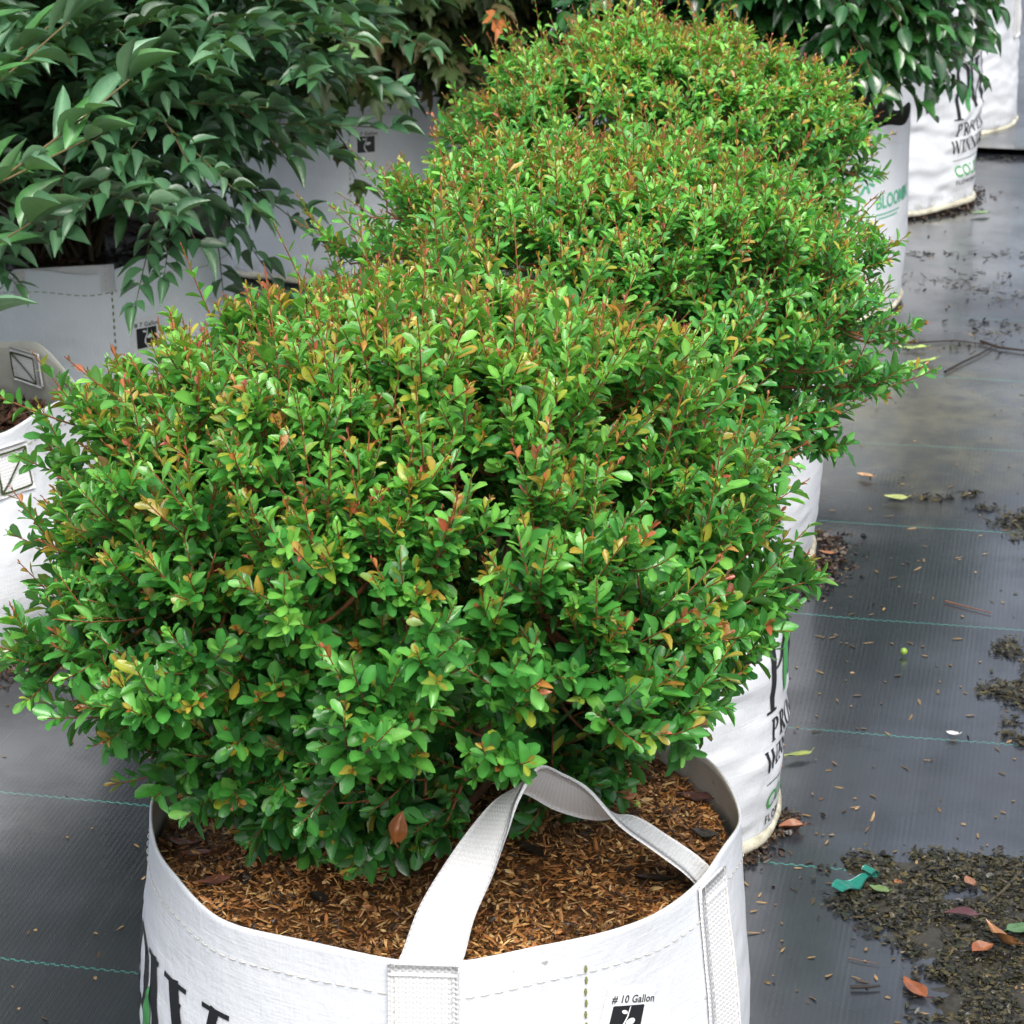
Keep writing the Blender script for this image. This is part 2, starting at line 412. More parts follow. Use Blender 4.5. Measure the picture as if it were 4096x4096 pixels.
class Print:
    """flat ink shapes laid on the bag's skin: 2-D (arc length from phi0, z) -> surface"""
    def __init__(self, surf, r, loc, phi0, z0, off=0.0009, rot=0.0, piv=(0, 0)):
        self.rot, self.piv = rot, np.array(piv)
        self.s, self.r, self.loc, self.phi0, self.z0, self.off = surf, r, np.array(loc, float), phi0, z0, off
        self.V, self.F, self.n = [], [], 0
    def pts(self, P):
        P = np.asarray(P, float)
        if self.rot:
            c, s_ = math.cos(self.rot), math.sin(self.rot); Q = P - self.piv; P = np.stack([Q[:, 0] * c - Q[:, 1] * s_, Q[:, 0] * s_ + Q[:, 1] * c], -1) + self.piv
        return self.s(self.phi0 + P[:, 0] / self.r, self.z0 + P[:, 1], self.off) + self.loc
    def stroke(self, pts, w, seg=None):
        P = np.asarray(pts, float); W = np.broadcast_to(np.asarray(w, float), (len(P),)).copy()
        L = np.concatenate([[0], np.cumsum(np.linalg.norm(np.diff(P, axis=0), axis=1))])
        k = max(len(P), int(L[-1] / 0.004) + 2)
        t = np.unique(np.concatenate([np.linspace(0, L[-1], k), L]))
        Q = np.stack([np.interp(t, L, P[:, 0]), np.interp(t, L, P[:, 1])], -1); W = np.interp(t, L, W)
        T = unit(np.gradient(Q, axis=0)); Nn = np.stack([-T[:, 1], T[:, 0]], -1)
        A = self.pts(Q + Nn * W[:, None] / 2); B = self.pts(Q - Nn * W[:, None] / 2)
        V = np.stack([A, B], 1).reshape(-1, 3); i = np.arange(len(Q)) * 2 + self.n
        self.V.append(V); self.F.append(np.stack([i[:-1], i[:-1] + 1, i[1:] + 1, i[1:]], -1)); self.n += len(V)
    def fill(self, cen, ring):
        ring = np.asarray(ring, float); V = self.pts(np.vstack([[cen], ring])); k = len(ring)
        a = np.arange(k); tri = np.stack([np.full(k, self.n), self.n + 1 + a, self.n + 1 + (a + 1) % k, self.n + 1 + (a + 1) % k], -1)
        self.V.append(V); self.F.append(tri); self.n += len(V)
    def rect(self, x0, y0, x1, y1, rr=0.0, nx=8):
        xs = np.linspace(x0, x1, nx)
        for a, b in zip(xs[:-1], xs[1:]): 
            V = self.pts([[a, y0], [b, y0], [b, y1], [a, y1]]); 
            self.V.append(V); self.F.append(np.array([[0, 1, 2, 3]]) + self.n); self.n += 4
    def text(self, s, x, y, size, space=1.0, slant=0.0, sx=1.0):
        cu = bpy.data.curves.new('t', 'FONT'); cu.body = s; cu.size = size; cu.space_character = space; cu.resolution_u = 3; cu.offset = size * .022
        o = bpy.data.objects.new('t', cu); col.objects.link(o)
        dg = bpy.context.evaluated_depsgraph_get(); me = o.evaluated_get(dg).to_mesh()
        co = np.array([v.co[:2] for v in me.vertices]) * [sx, 1]; me.calc_loop_triangles()
        tr = np.array([t.vertices[:] for t in me.loop_triangles])
        o.to_mesh_clear(); col.objects.unlink(o); bpy.data.objects.remove(o); bpy.data.curves.remove(cu)
        co = co + [x, y]; co[:, 1] += slant * co[:, 0]
        V = self.pts(co); self.V.append(V); self.F.append(np.c_[tr, tr[:, 2]] + self.n); self.n += len(V)
    def build(self, name, mat, parent):
        V = np.concatenate(self.V); F = np.concatenate(self.F)
        q = F[F[:, 2] != F[:, 3]]; t = F[F[:, 2] == F[:, 3]][:, :3]
        return mesh(name, V, [x for x in (q, t) if len(x)], mat, parent, smooth=True)

def serif(pr, ch, x, y, H):
    """Roman capitals with thick and thin strokes; returns advance"""
    T, t = 0.17 * H, 0.055 * H
    S = lambda p, w: pr.stroke([(x + a * H, y + b * H) for a, b in p], w)
    def arc(cx, cy, rx, ry, a0, a1, w0=t, w1=T, n=14):
        a = np.radians(np.linspace(a0, a1, n)); w = w0 + (w1 - w0) * np.abs(np.cos(a)) ** 1.5
        pr.stroke([(x + (cx + rx * math.cos(q)) * H, y + (cy + ry * math.sin(q)) * H) for q in a], w)
    bar = lambda cx, cy, w=0.36: S([(cx - w / 2, cy), (cx + w / 2, cy)], t)
    if ch == 'P': S([(.2, 0), (.2, 1)], T); bar(.2, .02); bar(.16, .98, .28); arc(.24, .73, .36, .25, 90, -90); return .72 * H
    if ch == 'R': S([(.2, 0), (.2, 1)], T); bar(.2, .02); bar(.16, .98, .28); arc(.24, .75, .34, .23, 90, -90); S([(.34, .5), (.72, 0)], T); return .78 * H
    if ch == 'O': arc(.4, .5, .34, .48, 0, 360, n=26); return .86 * H
    if ch == 'V': S([(.08, 1), (.40, 0)], T); S([(.40, 0), (.72, 1)], t); bar(.08, .98, .3); bar(.72, .98, .26); return .8 * H
    if ch == 'E': S([(.2, 0), (.2, 1)], T); S([(.06, .02), (.62, .02), (.66, .2)], t); S([(.06, .98), (.6, .98), (.62, .82)], t); S([(.2, .52), (.5, .52)], t); return .72 * H
    if ch == 'N': S([(.14, 0), (.14, 1)], t); S([(.14, 1), (.74, 0)], T); S([(.74, 0), (.74, 1)], t); bar(.14, .02, .26); bar(.1, .98, .24); bar(.74, .98, .26); return .88 * H
    if ch == 'W': S([(.06, 1), (.32, 0)], T); S([(.32, 0), (.56, .9)], t); S([(.5, 1), (.78, 0)], T); S([(.78, 0), (1.02, 1)], t); bar(.06, .98, .26); bar(.52, .98, .24); bar(1.02, .98, .24); return 1.1 * H
    if ch == 'I': S([(.18, 0), (.18, 1)], T); bar(.18, .02, .34); bar(.18, .98, .34); return .38 * H
    if ch == 'S': arc(.3, .74, .22, .23, 40, 270); arc(.3, .27, .24, .25, 90, -140); return .62 * H
    return .4 * H

def word(pr, s, x, y, H, gap=0.06):
    for ch in s: x += serif(pr, ch, x, y, H) + gap * H
    return x

def make_bag(loc, r, h, seed, label, wr=0.004, mat=None, inner=None, soil=None, rimwob=0.004, lean=(0, 0), bulge=0.006, nphi=220,
             stitch=M_thread, group='white fabric nursery bags', hem=0.03):
    root = empty('grow_bag', (loc[0], loc[1], 0), label, 'grow bag', group)
    f, rimz = bag_surface(r, h, seed, wr, lean, rimwob, bulge)
    L0 = np.array([loc[0], loc[1], 0.0])
    ph = np.linspace(-np.pi, np.pi, nphi, endpoint=False)
    zz = np.concatenate([[0.0, .004, .010, .016], np.linspace(.024, 1, 74) * 1.0]); zz[4:] = zz[4:] * h
    soil = soil if soil is not None else h - 0.05
    rows = []
    rz = rimz(ph)
    top = rz / h
    for z in zz:
        rows.append(f(ph, z * top * 1.0, 0.0))
    rows.append(f(ph, rz + 0.0008, -0.0012))
    zin = np.linspace(h, soil - 0.03, 10)
    for z in zin: 
        q = f(ph, z * top, -0.0025 - 0.0); rows.append(q)
    V = np.array(rows) + L0
    nr = len(rows); i = np.arange(nr * nphi).reshape(nr, nphi); j = np.roll(i, -1, 1)
    F = np.stack([i[:-1], j[:-1], j[1:], i[1:]], -1)
    MI = np.zeros((nr - 1, nphi), int); MI[len(zz):] = 1
    Vb = f(ph, 0.0, -0.02) * [1, 1, 0] + [0, 0, 0.001] + L0
    mesh('fabric_wall', V.reshape(-1, 3), F.reshape(-1, 4), [mat or M_fab, inner or M_fab_in], root, MI=MI.ravel())
    # cream piping round the foot
    a = np.linspace(-np.pi, np.pi, 97)
    rr = 0.0065 * (1 + 0.25 * vnoise(a * 9, 0, 0, seed + 4)); rr[-1] = rr[0]
    pc = f(a, 0.010 + 0.003 * vnoise(a * 4, 0, 1, seed), 0.003) + L0
    pv, pf = tubes(pc[None], rr[None], 8); mesh('base_piping', pv, pf, M_pipe, root)
    # hem stitching: short threads
    n = int(2 * math.pi * r / 0.011)
    a = np.linspace(-np.pi, np.pi, n, endpoint=False)
    def zs(q): return rimz(q) - hem + 0.0015 * vnoise(q * 5, 1, 1, seed)
    da = 0.0068 / r
    P = np.stack([f(a, zs(a), 0.0007), f(a + da * .5, zs(a + da * .5), 0.0012), f(a + da, zs(a + da), 0.0007)], 1) + L0
    tv, tf = tubes(P, np.full((n, 3), 0.00048), 4); mesh('hem_stitching', tv, tf, stitch, root, kind='stuff')
    return root, f, rimz, L0

def v_seam(root, f, L0, phi, z0, z1, mat, r, dots=True):
    n = int((z1 - z0) / 0.0095); z = np.linspace(z0, z1, n)
    P = np.stack([f(np.full(n, phi) + 0.0012 * np.sin(z * 300), z + k, 0.001) for k in (0, .003, .006)], 1) + L0
    tv, tf = tubes(P, np.broadcast_to(np.array([.0007, .0014 if dots else .0008, .0007]), (n, 3)), 5)
    mesh('seam_stitching', tv, tf, mat, root, kind='stuff')

def band(root, f, L0, phi, z0, z1, w, r, name='handle_band', off=0.0032, stitch=M_thread):
    zz = np.linspace(z1, z0, 14)
    A = f(np.full(14, phi - w / 2 / r), zz, off) + L0; B = f(np.full(14, phi + w / 2 / r), zz, off) + L0
    b = ribbon_from(A, B, 0.003, M_web, name, root, sub=2)
    for s in (-0.40, 0.40):
        n = int(abs(z1 - z0) / 0.009); z = np.linspace(z0 + .004, z1 - .004, n)
        P = np.stack([f(np.full(n, phi + s * w / r), z + k, off + .0019) for k in (0, .0025, .005)], 1) + L0
        tv, tf = tubes(P, np.full((n, 3), 0.00036), 4); mesh('stitching', tv, tf, stitch, b, kind='stuff')
    return b

def sticker(root, f, r, L0, phi, ztop, k=1.0, txt='# 10 Gallon', full=True, rot=0.0):
    """white label with the size over a black panel that carries a white sprout"""
    w, hh = 0.056 * k, 0.085 * k
    z0 = ztop - hh
    p = Print(f, r, L0, phi, z0, 0.0011, rot, (0, hh))
    xs = np.linspace(-w / 2, w / 2, 9); ys = np.linspace(0, hh, 5)
    for a, b in zip(xs[:-1], xs[1:]):
        for c, d in zip(ys[:-1], ys[1:]):
            c2 = 0.003 * k if (c == 0) else c
            V = p.pts([[a, c], [b, c], [b, d], [a, d]]); p.V.append(V); p.F.append(np.array([[0, 1, 2, 3]]) + p.n); p.n += 4
    lab = p.build('size_label', M_label, root)
    q = Print(f, r, L0, phi, z0, 0.0016, rot, (0, hh)); q.text(txt, -0.021 * k, hh - 0.0155 * k, 0.0098 * k, 1.06, -0.02)
    q.build('print', M_inkgrey, lab)
    q = Print(f, r, L0, phi, z0, 0.0016, rot, (0, hh))
    q.rect(-0.018 * k, hh - 0.050 * k, 0.018 * k, hh - 0.0185 * k, nx=10)
    q.rect(-0.0172 * k, hh - 0.0505 * k, 0.0172 * k, hh - 0.018 * k, nx=10)
    q.build('panel', M_black, lab)
    q = Print(f, r, L0, phi, z0, 0.0021, rot, (0, hh)); y0 = hh - 0.050 * k
    q.stroke([(0.002 * k, y0), (-0.0035 * k, y0 + .008 * k), (-0.0035 * k, y0 + .014 * k), (0.0, y0 + .022 * k), (0.0012 * k, y0 + .0315 * k)], np.array([.003, .0024, .002, .0016, .001]) * k)
    for cx, cy, a, b, th in ((0.0045, .0175, .0052, .0032, 15), (-0.0042, .0265, .0036, .0017, -15)):
        t = np.linspace(0, 2 * np.pi, 16, endpoint=False); c, s = math.cos(R(th)), math.sin(R(th))
        rg = [((cx + a * math.cos(u) * c - b * math.sin(u) * s) * k, y0 + (cy + a * math.cos(u) * s + b * math.sin(u) * c) * k) for u in t]
        q.fill((cx * k, y0 + cy * k), rg)
    q.build('sprout', M_label, lab)
    if full:
        q = Print(f, r, L0, phi, z0, 0.0016, rot, (0, hh))
        q.text('GROW BAG', -0.017 * k, hh - 0.0595 * k, 0.0062 * k, 1.0, -0.02) if False else None
    return lab

def pw_logo(root, f, r, L0, phi, z, k=1.0):
    """tall P and W with a green leaf between, and the words under them"""
    p = Print(f, r, L0, phi, z); H = 0.098 * k
    T = .015 * k
    p.stroke([(0, -.012 * k), (0, .02 * k), (-.001, H)], np.array([.009, T * .8, T]) * 1.0)
    p.stroke([(-.012 * k, -.013 * k), (.010 * k, -.013 * k)], .003 * k)
    a = np.radians(np.linspace(100, -90, 18))
    p.stroke([(.006 * k + .034 * k * math.cos(q), .066 * k + .032 * k * math.sin(q)) for q in a], (.003 + .011 * np.abs(np.cos(a)) ** 1.3) * k)
    x = .052 * k
    def sf(cx, w=.026): p.stroke([(cx - w / 2 * k, H - .002 * k), (cx + w / 2 * k, H - .002 * k)], .004 * k)
    p.stroke([(x, H), (x + .026 * k, 0)], T); sf(x)
    p.stroke([(x + .026 * k, 0), (x + .052 * k, H * .86)], .005 * k)
    p.stroke([(x + .040 * k, H), (x + .068 * k, 0)], T); sf(x + .042 * k, .034)
    p.stroke([(x + .068 * k, 0), (x + .094 * k, H)], np.array([.006, .010]) * k); sf(x + .094 * k, .030)
    p.build('logo_letters', M_black, root)
    q = Print(f, r, L0, phi, z, 0.0016)
    y = np.linspace(-.004, .072, 14) * k; t = np.linspace(0, 1, 14)
    q.stroke(np.stack([(.034 + .018 * t) * k, y], -1), (.0235 * np.sin(np.pi * np.clip(t, .0, 1) ** .8) + .0012) * k)
    q.build('logo_leaf', M_lime, root)
    w = Print(f, r, L0, phi, z)
    word(w, 'PROVEN', -.004 * k, -.048 * k, .026 * k); word(w, 'WINNERS', -.016 * k, -.082 * k, .026 * k)
    w.stroke([(-.012 * k, -.096 * k), (.15 * k, -.096 * k)], .0012)
    w.build('lettering', M_black, root)
    c = Print(f, r, L0, phi, z); c.text('COLOR', -.010 * k, -.128 * k, .030 * k, 1.05); c.build('green_lettering', M_lime, root)
    d = Print(f, r, L0, phi, z); d.text('FLOWERING', -.008 * k, -.145 * k, .013 * k, 1.3); d.build('small_lettering', M_inkgrey, root)

def ray_pt(x, y, Y):
    """point at depth Y on the view ray of full-width-1932 pixel (x, y); used to size the handle from the photograph"""
    f = 5300.0; cp, sp = math.cos(PITCH), math.sin(PITCH)
    u, v = (x - 966) / f, (966 - y) / f
    d = np.array([u, cp + v * sp, -sp + v * cp]); t = Y / d[1]
    return d * t + np.array([0, 0, CAM_H])

# --- front bag
B1 = (-0.058, 2.14); RB = 0.249
bag1, f1, rz1, L1 = make_bag(B1, RB, 0.34, 21, 'large white fabric bag in front with a raised webbing handle', wr=0.0026, soil=0.315, rimwob=0.0045, bulge=0.010, nphi=300)
pw_logo(bag1, f1, RB, L1, R(-80.5), 0.147, 1.09)
v_seam(bag1, f1, L1, R(27), 0.02, 0.31, M_oliv, RB)
sticker(bag1, f1, RB, L1, R(37.5), 0.284, 0.92, rot=R(-17))
fp1, fp2 = R(-2.2), R(62)
HL = [(757, 1800, 1.892), (790, 1712, 1.905), (838, 1632, 1.925), (885, 1568, 1.945), (938, 1510, 1.975), (984, 1494, 1.998), (1050, 1527, 2.02), (1122, 1545, 2.035),
      (1192, 1541, 2.060), (1256, 1577, 2.072), (1320, 1621, 2.076), (1362, 1664, 2.070)]
HR = [(878, 1798, 1.892), (896, 1730, 1.903), (930, 1652, 1.92), (957, 1572, 1.935), (978, 1508, 1.95), (1017, 1449, 1.965), (1062, 1462, 1.98), (1112, 1492, 1.99),
      (1170, 1556, 1.985), (1236, 1604, 1.998), (1296, 1649, 2.012), (1332, 1690, 2.028)]
def foot(phi, w, z): return f1(np.array([phi - w / 2 / RB, phi + w / 2 / RB]), np.array([z, z]), .0052) + L1
fa, fb = foot(fp1, .050, .325), foot(fp2, .038, .322)
handle = ribbon_from([fa[0]] + [ray_pt(*q) for q in HL] + [fb[1]], [fa[1]] + [ray_pt(*q) for q in HR] + [fb[0]], 0.0028, M_web, 'handle', bag1, sub=8)
band(bag1, f1, L1, fp1, 0.03, 0.334, 0.052, RB)
band(bag1, f1, L1, fp2, 0.03, 0.335, 0.046, RB)

# --- bags behind in the same row
B2 = (0.043, 2.86)
bag2, f2, rz2, L2 = make_bag(B2, RB, 0.34, 33, 'creased white bag with the second bush, letters at its right edge', wr=0.006, soil=0.315)
pw_logo(bag2, f2, RB, L2, R(63), 0.170, 1.0)
B3 = (0.172, 3.64)
bag3, f3, rz3, L3 = make_bag(B3, RB, 0.34, 44, 'plain smooth white bag, third back in the row of bushes', wr=0.0035, soil=0.315)
B4 = (0.452, 4.90)
bag4, f4, rz4, L4 = make_bag(B4, RB, 0.335, 55, 'white bag with a green flower logo, folded down at the rim', wr=0.0016, mat=M_fab, rimwob=0.010)
B5 = (0.694, 5.70)
bag5, f5, rz5, L5 = make_bag(B5, RB, 0.345, 66, 'badly wrinkled white bag with black letters', wr=0.012, rimwob=0.012)
B6 = (0.897, 6.38)
bag6, f6, rz6, L6 = make_bag(B6, RB, 0.36, 77, 'white bag farthest back at the top right corner', wr=0.0055)
BE = (-0.795, 3.42)
bagE, fE, rzE, LE = make_bag(BE, 0.232, 0.30, 88, 'bag holding only soil, mossy inside, at the left edge', wr=0.0030, inner=M_fab_moss, soil=0.235, bulge=0.030, stitch=M_oliv, rimwob=0.006)
BA = (-0.675, 4.08)
bagA, fA, rzA, LA = make_bag(BA, RB, 0.34, 99, 'grey white bag under the large dull green shrub', wr=0.0022, mat=M_fab_old, stitch=M_oliv, rimwob=0.006)
BC = (-0.34, 5.20)
bagC, fC, rzC, LC = make_bag(BC, RB, 0.34, 111, 'grey white bag under the shrub with lobed leaves', wr=0.0020, mat=M_fab_old, rimwob=0.006)
BD = (-0.05, 6.12)
bagD, fD, rzD, LD = make_bag(BD, RB, 0.34, 122, 'white bag just showing between the lobed shrub and the third bush', wr=0.0020, mat=M_fab)
BN = (-1.33, 3.30)
bagN, fN, rzN, LN = make_bag(BN, RB, 0.34, 133, 'white bag beyond the left edge that holds the long branched shrub', wr=0.0022, nphi=120)

# flower logo on the fourth bag
def flower_logo(root, f, r, L0, phi, z):
    p = Print(f, r, L0, phi, z)
    for a in range(8):
        th = R(22 + a * 45); c, s = math.cos(th), math.sin(th)
        p.stroke([(0.006 * c, .052 + .006 * s), (.015 * c, .052 + .015 * s), (.022 * c, .052 + .022 * s)], [.002, .0058, .0045])
    t = np.radians(np.linspace(110, 235, 12))
    p.stroke([(.012 + .030 * math.cos(q), .010 + .036 * math.sin(q)) for q in t], .0045)
    p.stroke([(-.012, -.020), (.006, -.021), (.016, -.026)], [.002, .006, .002]); p.stroke([(.003, -.020), (.011, -.006)], [.005, .001])
    p.text('BLOOMIN', .024, .000, .034, 1.0, 0.0, 0.8)
    p.stroke([(.024, -.010), (.10, -.010)], .0022); p.stroke([(.030, -.017), (.09, -.017)], .0022)
    p.build('logo', M_mint, root)
    q = Print(f, r, L0, phi, z)
    def tri(cx, cy, s):
        for k in range(3):
            a0 = R(90 + k * 120 + 12); a1 = R(90 + k * 120 + 100)
            q.stroke([(cx + s * math.cos(a0), cy + s * math.sin(a0)), (cx + s * math.cos(a1), cy + s * math.sin(a1))], .0025)
    tri(.052, -.078, .015); q.text('5', .044, -.090, .016)
    q.build('recycling_mark', M_inkgrey, root)
flower_logo(bag4, f4, RB, L4, R(38), 0.205)
pw_logo(bag5, f5, RB, L5, R(51), 0.195, 1.0)
v_seam(bagA, fA, LA, R(25), 0.02, 0.31, M_oliv, RB)
sticker(bagA, fA, RB, LA, R(36), 0.262, 0.9, '# 7 Gallon')
v_seam(bagC, fC, LC, R(11), 0.02, 0.31, M_oliv, RB, False)
sticker(bagC, fC, RB, LC, R(18), 0.295, 0.9, '# 7 Gallon')
band(bag6, f6, L6, R(78), 0.20, 0.36, 0.05, RB)
# folded handle patch on the left empty bag: outside patch with crossed thread and one inside
def patch(root, f, r, L0, phi, z0, z1, w, off, th_mat, name='handle_band'):
    zz = np.linspace(z1, z0, 6)
    A = f(np.full(6, phi - w / 2 / r), zz, off) + L0; B = f(np.full(6, phi + w / 2 / r), zz, off) + L0
    b = ribbon_from(A, B, 0.003, M_web, name, root, sub=2)
    s = 1 if off > 0 else -1
    o2 = off + s * (0.0024 if s > 0 else .006)
    pr = Print(f, r, L0, phi, z0, o2); W, H = w * .42, (z1 - z0)
    for a, b2 in (((-W, .006), (-W, H - .006)), ((W, .006), (W, H - .006)), ((-W, .006), (W, .006)), ((-W, H - .006), (W, H - .006)), ((-W, .006), (W, H - .006))):
        pr.stroke([a, b2], .0028)
    pr.build('cross_stitching', th_mat, b)
patch(bagE, fE, 0.232, LE, R(49), 0.215, 0.275, 0.055, 0.003, M_green_thread)
patch(bagE, fE, 0.232, LE, R(140), 0.25, 0.298, 0.06, -0.007, M_green_thread)
# turned-down webbing on the rim of the grey bag
band(bagA, fA, LA, R(10), 0.305, 0.345, 0.14, RB)
# crumpled fabric flaps that stand up on the two far rims
def flap(root, f, rimz, L0, p0, p1, hgt, seed, lean=-0.03):
    n = 26; a = np.linspace(p0, p1, n); rows = []
    for t in np.linspace(0, 1, 8):
        e = np.sin(np.pi * np.linspace(0.02, .98, n)) ** .5
        off = lean * t * t + .006 * vnoise(a * 11, t * 3, 0, seed) * t
        zz = rimz(a) - .004 + hgt * t * e * (1 + .35 * vnoise(a * 8, 0, 0, seed + 1))
        q = f(a, rimz(a) - .004, 0.0); d = np.stack([np.sin(a), -np.cos(a), 0 * a], -1)
        rows.append(q + d * off[:, None] + np.stack([0 * a, 0 * a, zz - q[:, 2]], -1) + L0)
    V = np.array(rows).reshape(-1, 3); i = np.arange(len(V)).reshape(8, n)
    F = np.stack([i[:-1, :-1], i[:-1, 1:], i[1:, 1:], i[1:, :-1]], -1).reshape(-1, 4)
    o = mesh('rim_flap', V, F, M_fab_in, root); m = o.modifiers.new('s', 'SOLIDIFY'); m.thickness = 0.0018
flap(bag5, f5, rz5, L5, R(-60), R(10), 0.03, 5)
flap(bag5, f5, rz5, L5, R(-175), R(-95), 0.02, 8)

# ---------------------------------------------------------------- mulch and soil in the bags
def chips(n, cx, cy, r, zf, size, pal, seed, flat=0.35):
    g = np.random.default_rng(seed)
    rad = r * np.sqrt(g.random(n)); th = g.random(n) * 2 * np.pi
    x, y = cx + rad * np.cos(th), cy + rad * np.sin(th)
    T = g.normal(size=(n, 3)) * [1, 1, flat]; T = unit(T); Nn = unit(np.cross(T, unit(g.normal(size=(n, 3)) * [1, 1, 0.25]))); S = np.cross(Nn, T)
    L = size[0] * np.clip(g.lognormal(-.12, .42, n), .3, 2.6); W = size[1] * np.clip(g.lognormal(-.05, .4, n), .4, 2.5); Hh = W * .45
    tpl = np.array([[-.5, 0, 0], [-.2, .5, .1], [.2, .45, .1], [.5, 0, 0], [.2, -.45, .1], [-.2, -.5, .1], [-.1, 0, .5], [.2, 0, .5]])
    tf = np.array([[0, 6, 1], [1, 6, 7], [1, 7, 2], [2, 7, 3], [3, 7, 4], [4, 7, 6], [4, 6, 5], [5, 6, 0]])
    C0 = np.stack([x, y, zf(x, y) + g.uniform(0, .006, n)], -1)
    V = C0[:, None] + tpl[None, :, 0:1] * (L[:, None] * T)[:, None] + tpl[None, :, 1:2] * (W[:, None] * S)[:, None] + tpl[None, :, 2:3] * (Hh[:, None] * np.where(Nn[:, 2:3] < 0, -Nn, Nn))[:, None]
    F = tf[None] + (np.arange(n) * 8)[:, None, None]
    pal = np.array(pal); c = pal[g.integers(0, len(pal), n)] * g.uniform(.6, 1.25, (n, 1))
    return V.reshape(-1, 3), F.reshape(-1, 3), np.repeat(c, 8, 0)

HULL = [(.56, .27, .085), (.64, .35, .12), (.48, .20, .06), (.70, .46, .20), (.30, .12, .04), (.06, .035, .02), (.25, .11, .035), (.40, .18, .05), (.10, .05, .02)]
def mulch(loc, r, z, n, label, seed, name='mulch', pal=HULL, size=(.0088, .0021), mound=.012, cat='mulch', base=(.12, .055, .02), drop=0.0):
    zf = lambda x, y: z + mound * np.clip(1 - ((x - loc[0]) ** 2 + (y - loc[1]) ** 2) / r ** 2, 0, 1) + .004 * vnoise(x * 30, y * 30, 0, seed) + .006 * vnoise(x * 9, y * 9, 0, seed + 1)
    k, m = 24, 72
    rr = np.linspace(0.0, r, k); tt = np.linspace(0, 2 * np.pi, m, endpoint=False)
    Rr, Tt = np.meshgrid(rr, tt, indexing='ij'); X = loc[0] + Rr * np.cos(Tt); Y = loc[1] + Rr * np.sin(Tt)
    V = np.stack([X, Y, zf(X, Y)], -1).reshape(-1, 3); i = np.arange(k * m).reshape(k, m); j = np.roll(i, -1, 1)
    Fq = np.stack([i[:-1], i[1:], j[1:], j[:-1]], -1).reshape(-1, 4)
    C = np.tile(np.array(base), (len(V), 1))
    parts = [Fq]
    if n:
        V2, F2, C2 = chips(n, loc[0], loc[1], r * .985, zf, size, pal, seed)
        C2 = C2 * (1 + .55 * np.repeat(vnoise(V2[::8, 0] * 14, V2[::8, 1] * 14, 0, seed), 8))[:, None]
        V = np.vstack([V, V2]); C = np.vstack([C, C2]); parts.append(F2 + k * m)
    o = mesh(name, V, parts, M_chip, None, C, smooth=False)
    return props(o, label, cat, kind='stuff'), zf

_, zf1 = mulch(B1, RB - .006, .308, 20000, 'tan rice hull mulch filling the front bag', 3)
DARK = [(.05, .028, .015), (.035, .02, .012), (.08, .035, .018), (.10, .05, .025)]
mulch(B2, RB - .008, .305, 1500, 'tan mulch in the bag of the second bush', 4)
mulch(B3, RB - .008, .305, 1500, 'tan mulch in the bag of the third bush', 5)
mulch(BE, .222, .232, 4500, 'dark reddish soil in the bag without a plant', 6, 'soil', DARK + [(.16, .05, .03), (.06, .06, .02)], (.016, .006), cat='soil', base=(.03, .018, .01))
for k_, (b, t) in enumerate(((B4, 'in the flower logo bag'), (B5, 'in the badly wrinkled bag'), (BA, 'under the large dull green shrub'), (BC, 'under the lobed leaf shrub'),
                   (BN, 'of the long branched shrub at left'), (BD, 'in the bag behind the lobed shrub'), (B6, 'in the bag farthest back at right'))):
    mulch(b, RB - .010, .29, 900, 'dark potting soil ' + t, 20 + k_, 'soil', DARK, (.016, .006), cat='soil', base=(.03, .02, .012))

# ---------------------------------------------------------------- leaves
def leaf_tpl(prof, fold=.25, curl=-.15, rows=4, cx=None, tipcurl=0.0, wav=0.0, s=0, blunt=False):
    """x across, y along (0..1), z up; single base and tip vertices, three vertices a row"""
    ys = np.linspace(0, 1, rows + 2)[1:-1] if not blunt else np.linspace(.16, .93, rows); g = np.random.default_rng(s)
    V = [(0, 0, 0)]; mid = [1]
    for y in ys:
        w = prof(y); zc = curl * y * y + tipcurl * y ** 4
        a, b = g.uniform(-wav, wav, 2)
        V += [(-w / 2, y - .0, zc + fold * w / 2 + a), (0, y, zc), (w / 2, y, zc + fold * w / 2 + b)]; mid += [0, 1, 0]
    V.append((0, 1, curl + tipcurl)); mid.append(1)
    F = [(0, 2, 1), (0, 3, 2)]
    for k in range(rows - 1):
        a = 1 + 3 * k
        F += [(a, a + 1, a + 4), (a, a + 4, a + 3), (a + 1, a + 2, a + 5), (a + 1, a + 5, a + 4)]
    a = 1 + 3 * (rows - 1); t = len(V) - 1
    F += [(a, a + 1, t), (a + 1, a + 2, t)]
    return np.array(V, float), np.array(F, int), np.array(mid)

ell = lambda y: 1.0 * np.sin(np.pi * y ** .95) ** .75
obo = lambda y: 1.0 * np.sin(np.pi * y ** 1.35) ** .7
lan = lambda y: 1.05 * np.sin(np.pi * y ** .72) ** 1.05
spo = lambda y: 1.0 * np.sin(np.pi * np.clip(y, 0, 1) ** 1.55 * .93) ** .72
T_BOX = [leaf_tpl(spo, .30, -.06, 4, blunt=True), leaf_tpl(spo, .22, .06, 4, blunt=True), leaf_tpl(ell, .45, -.16, 4, wav=.02, s=2, blunt=True), leaf_tpl(spo, .12, -.12, 4, wav=.03, s=3, blunt=True), leaf_tpl(ell, .3, .10, 4, wav=.02, s=5, blunt=True)]
T_BOX3 = [leaf_tpl(spo, .30, -.06, 3, blunt=True), leaf_tpl(spo, .22, .06, 3, blunt=True), leaf_tpl(ell, .45, -.16, 3, blunt=True), leaf_tpl(spo, .12, -.12, 3, wav=.03, s=3, blunt=True)]
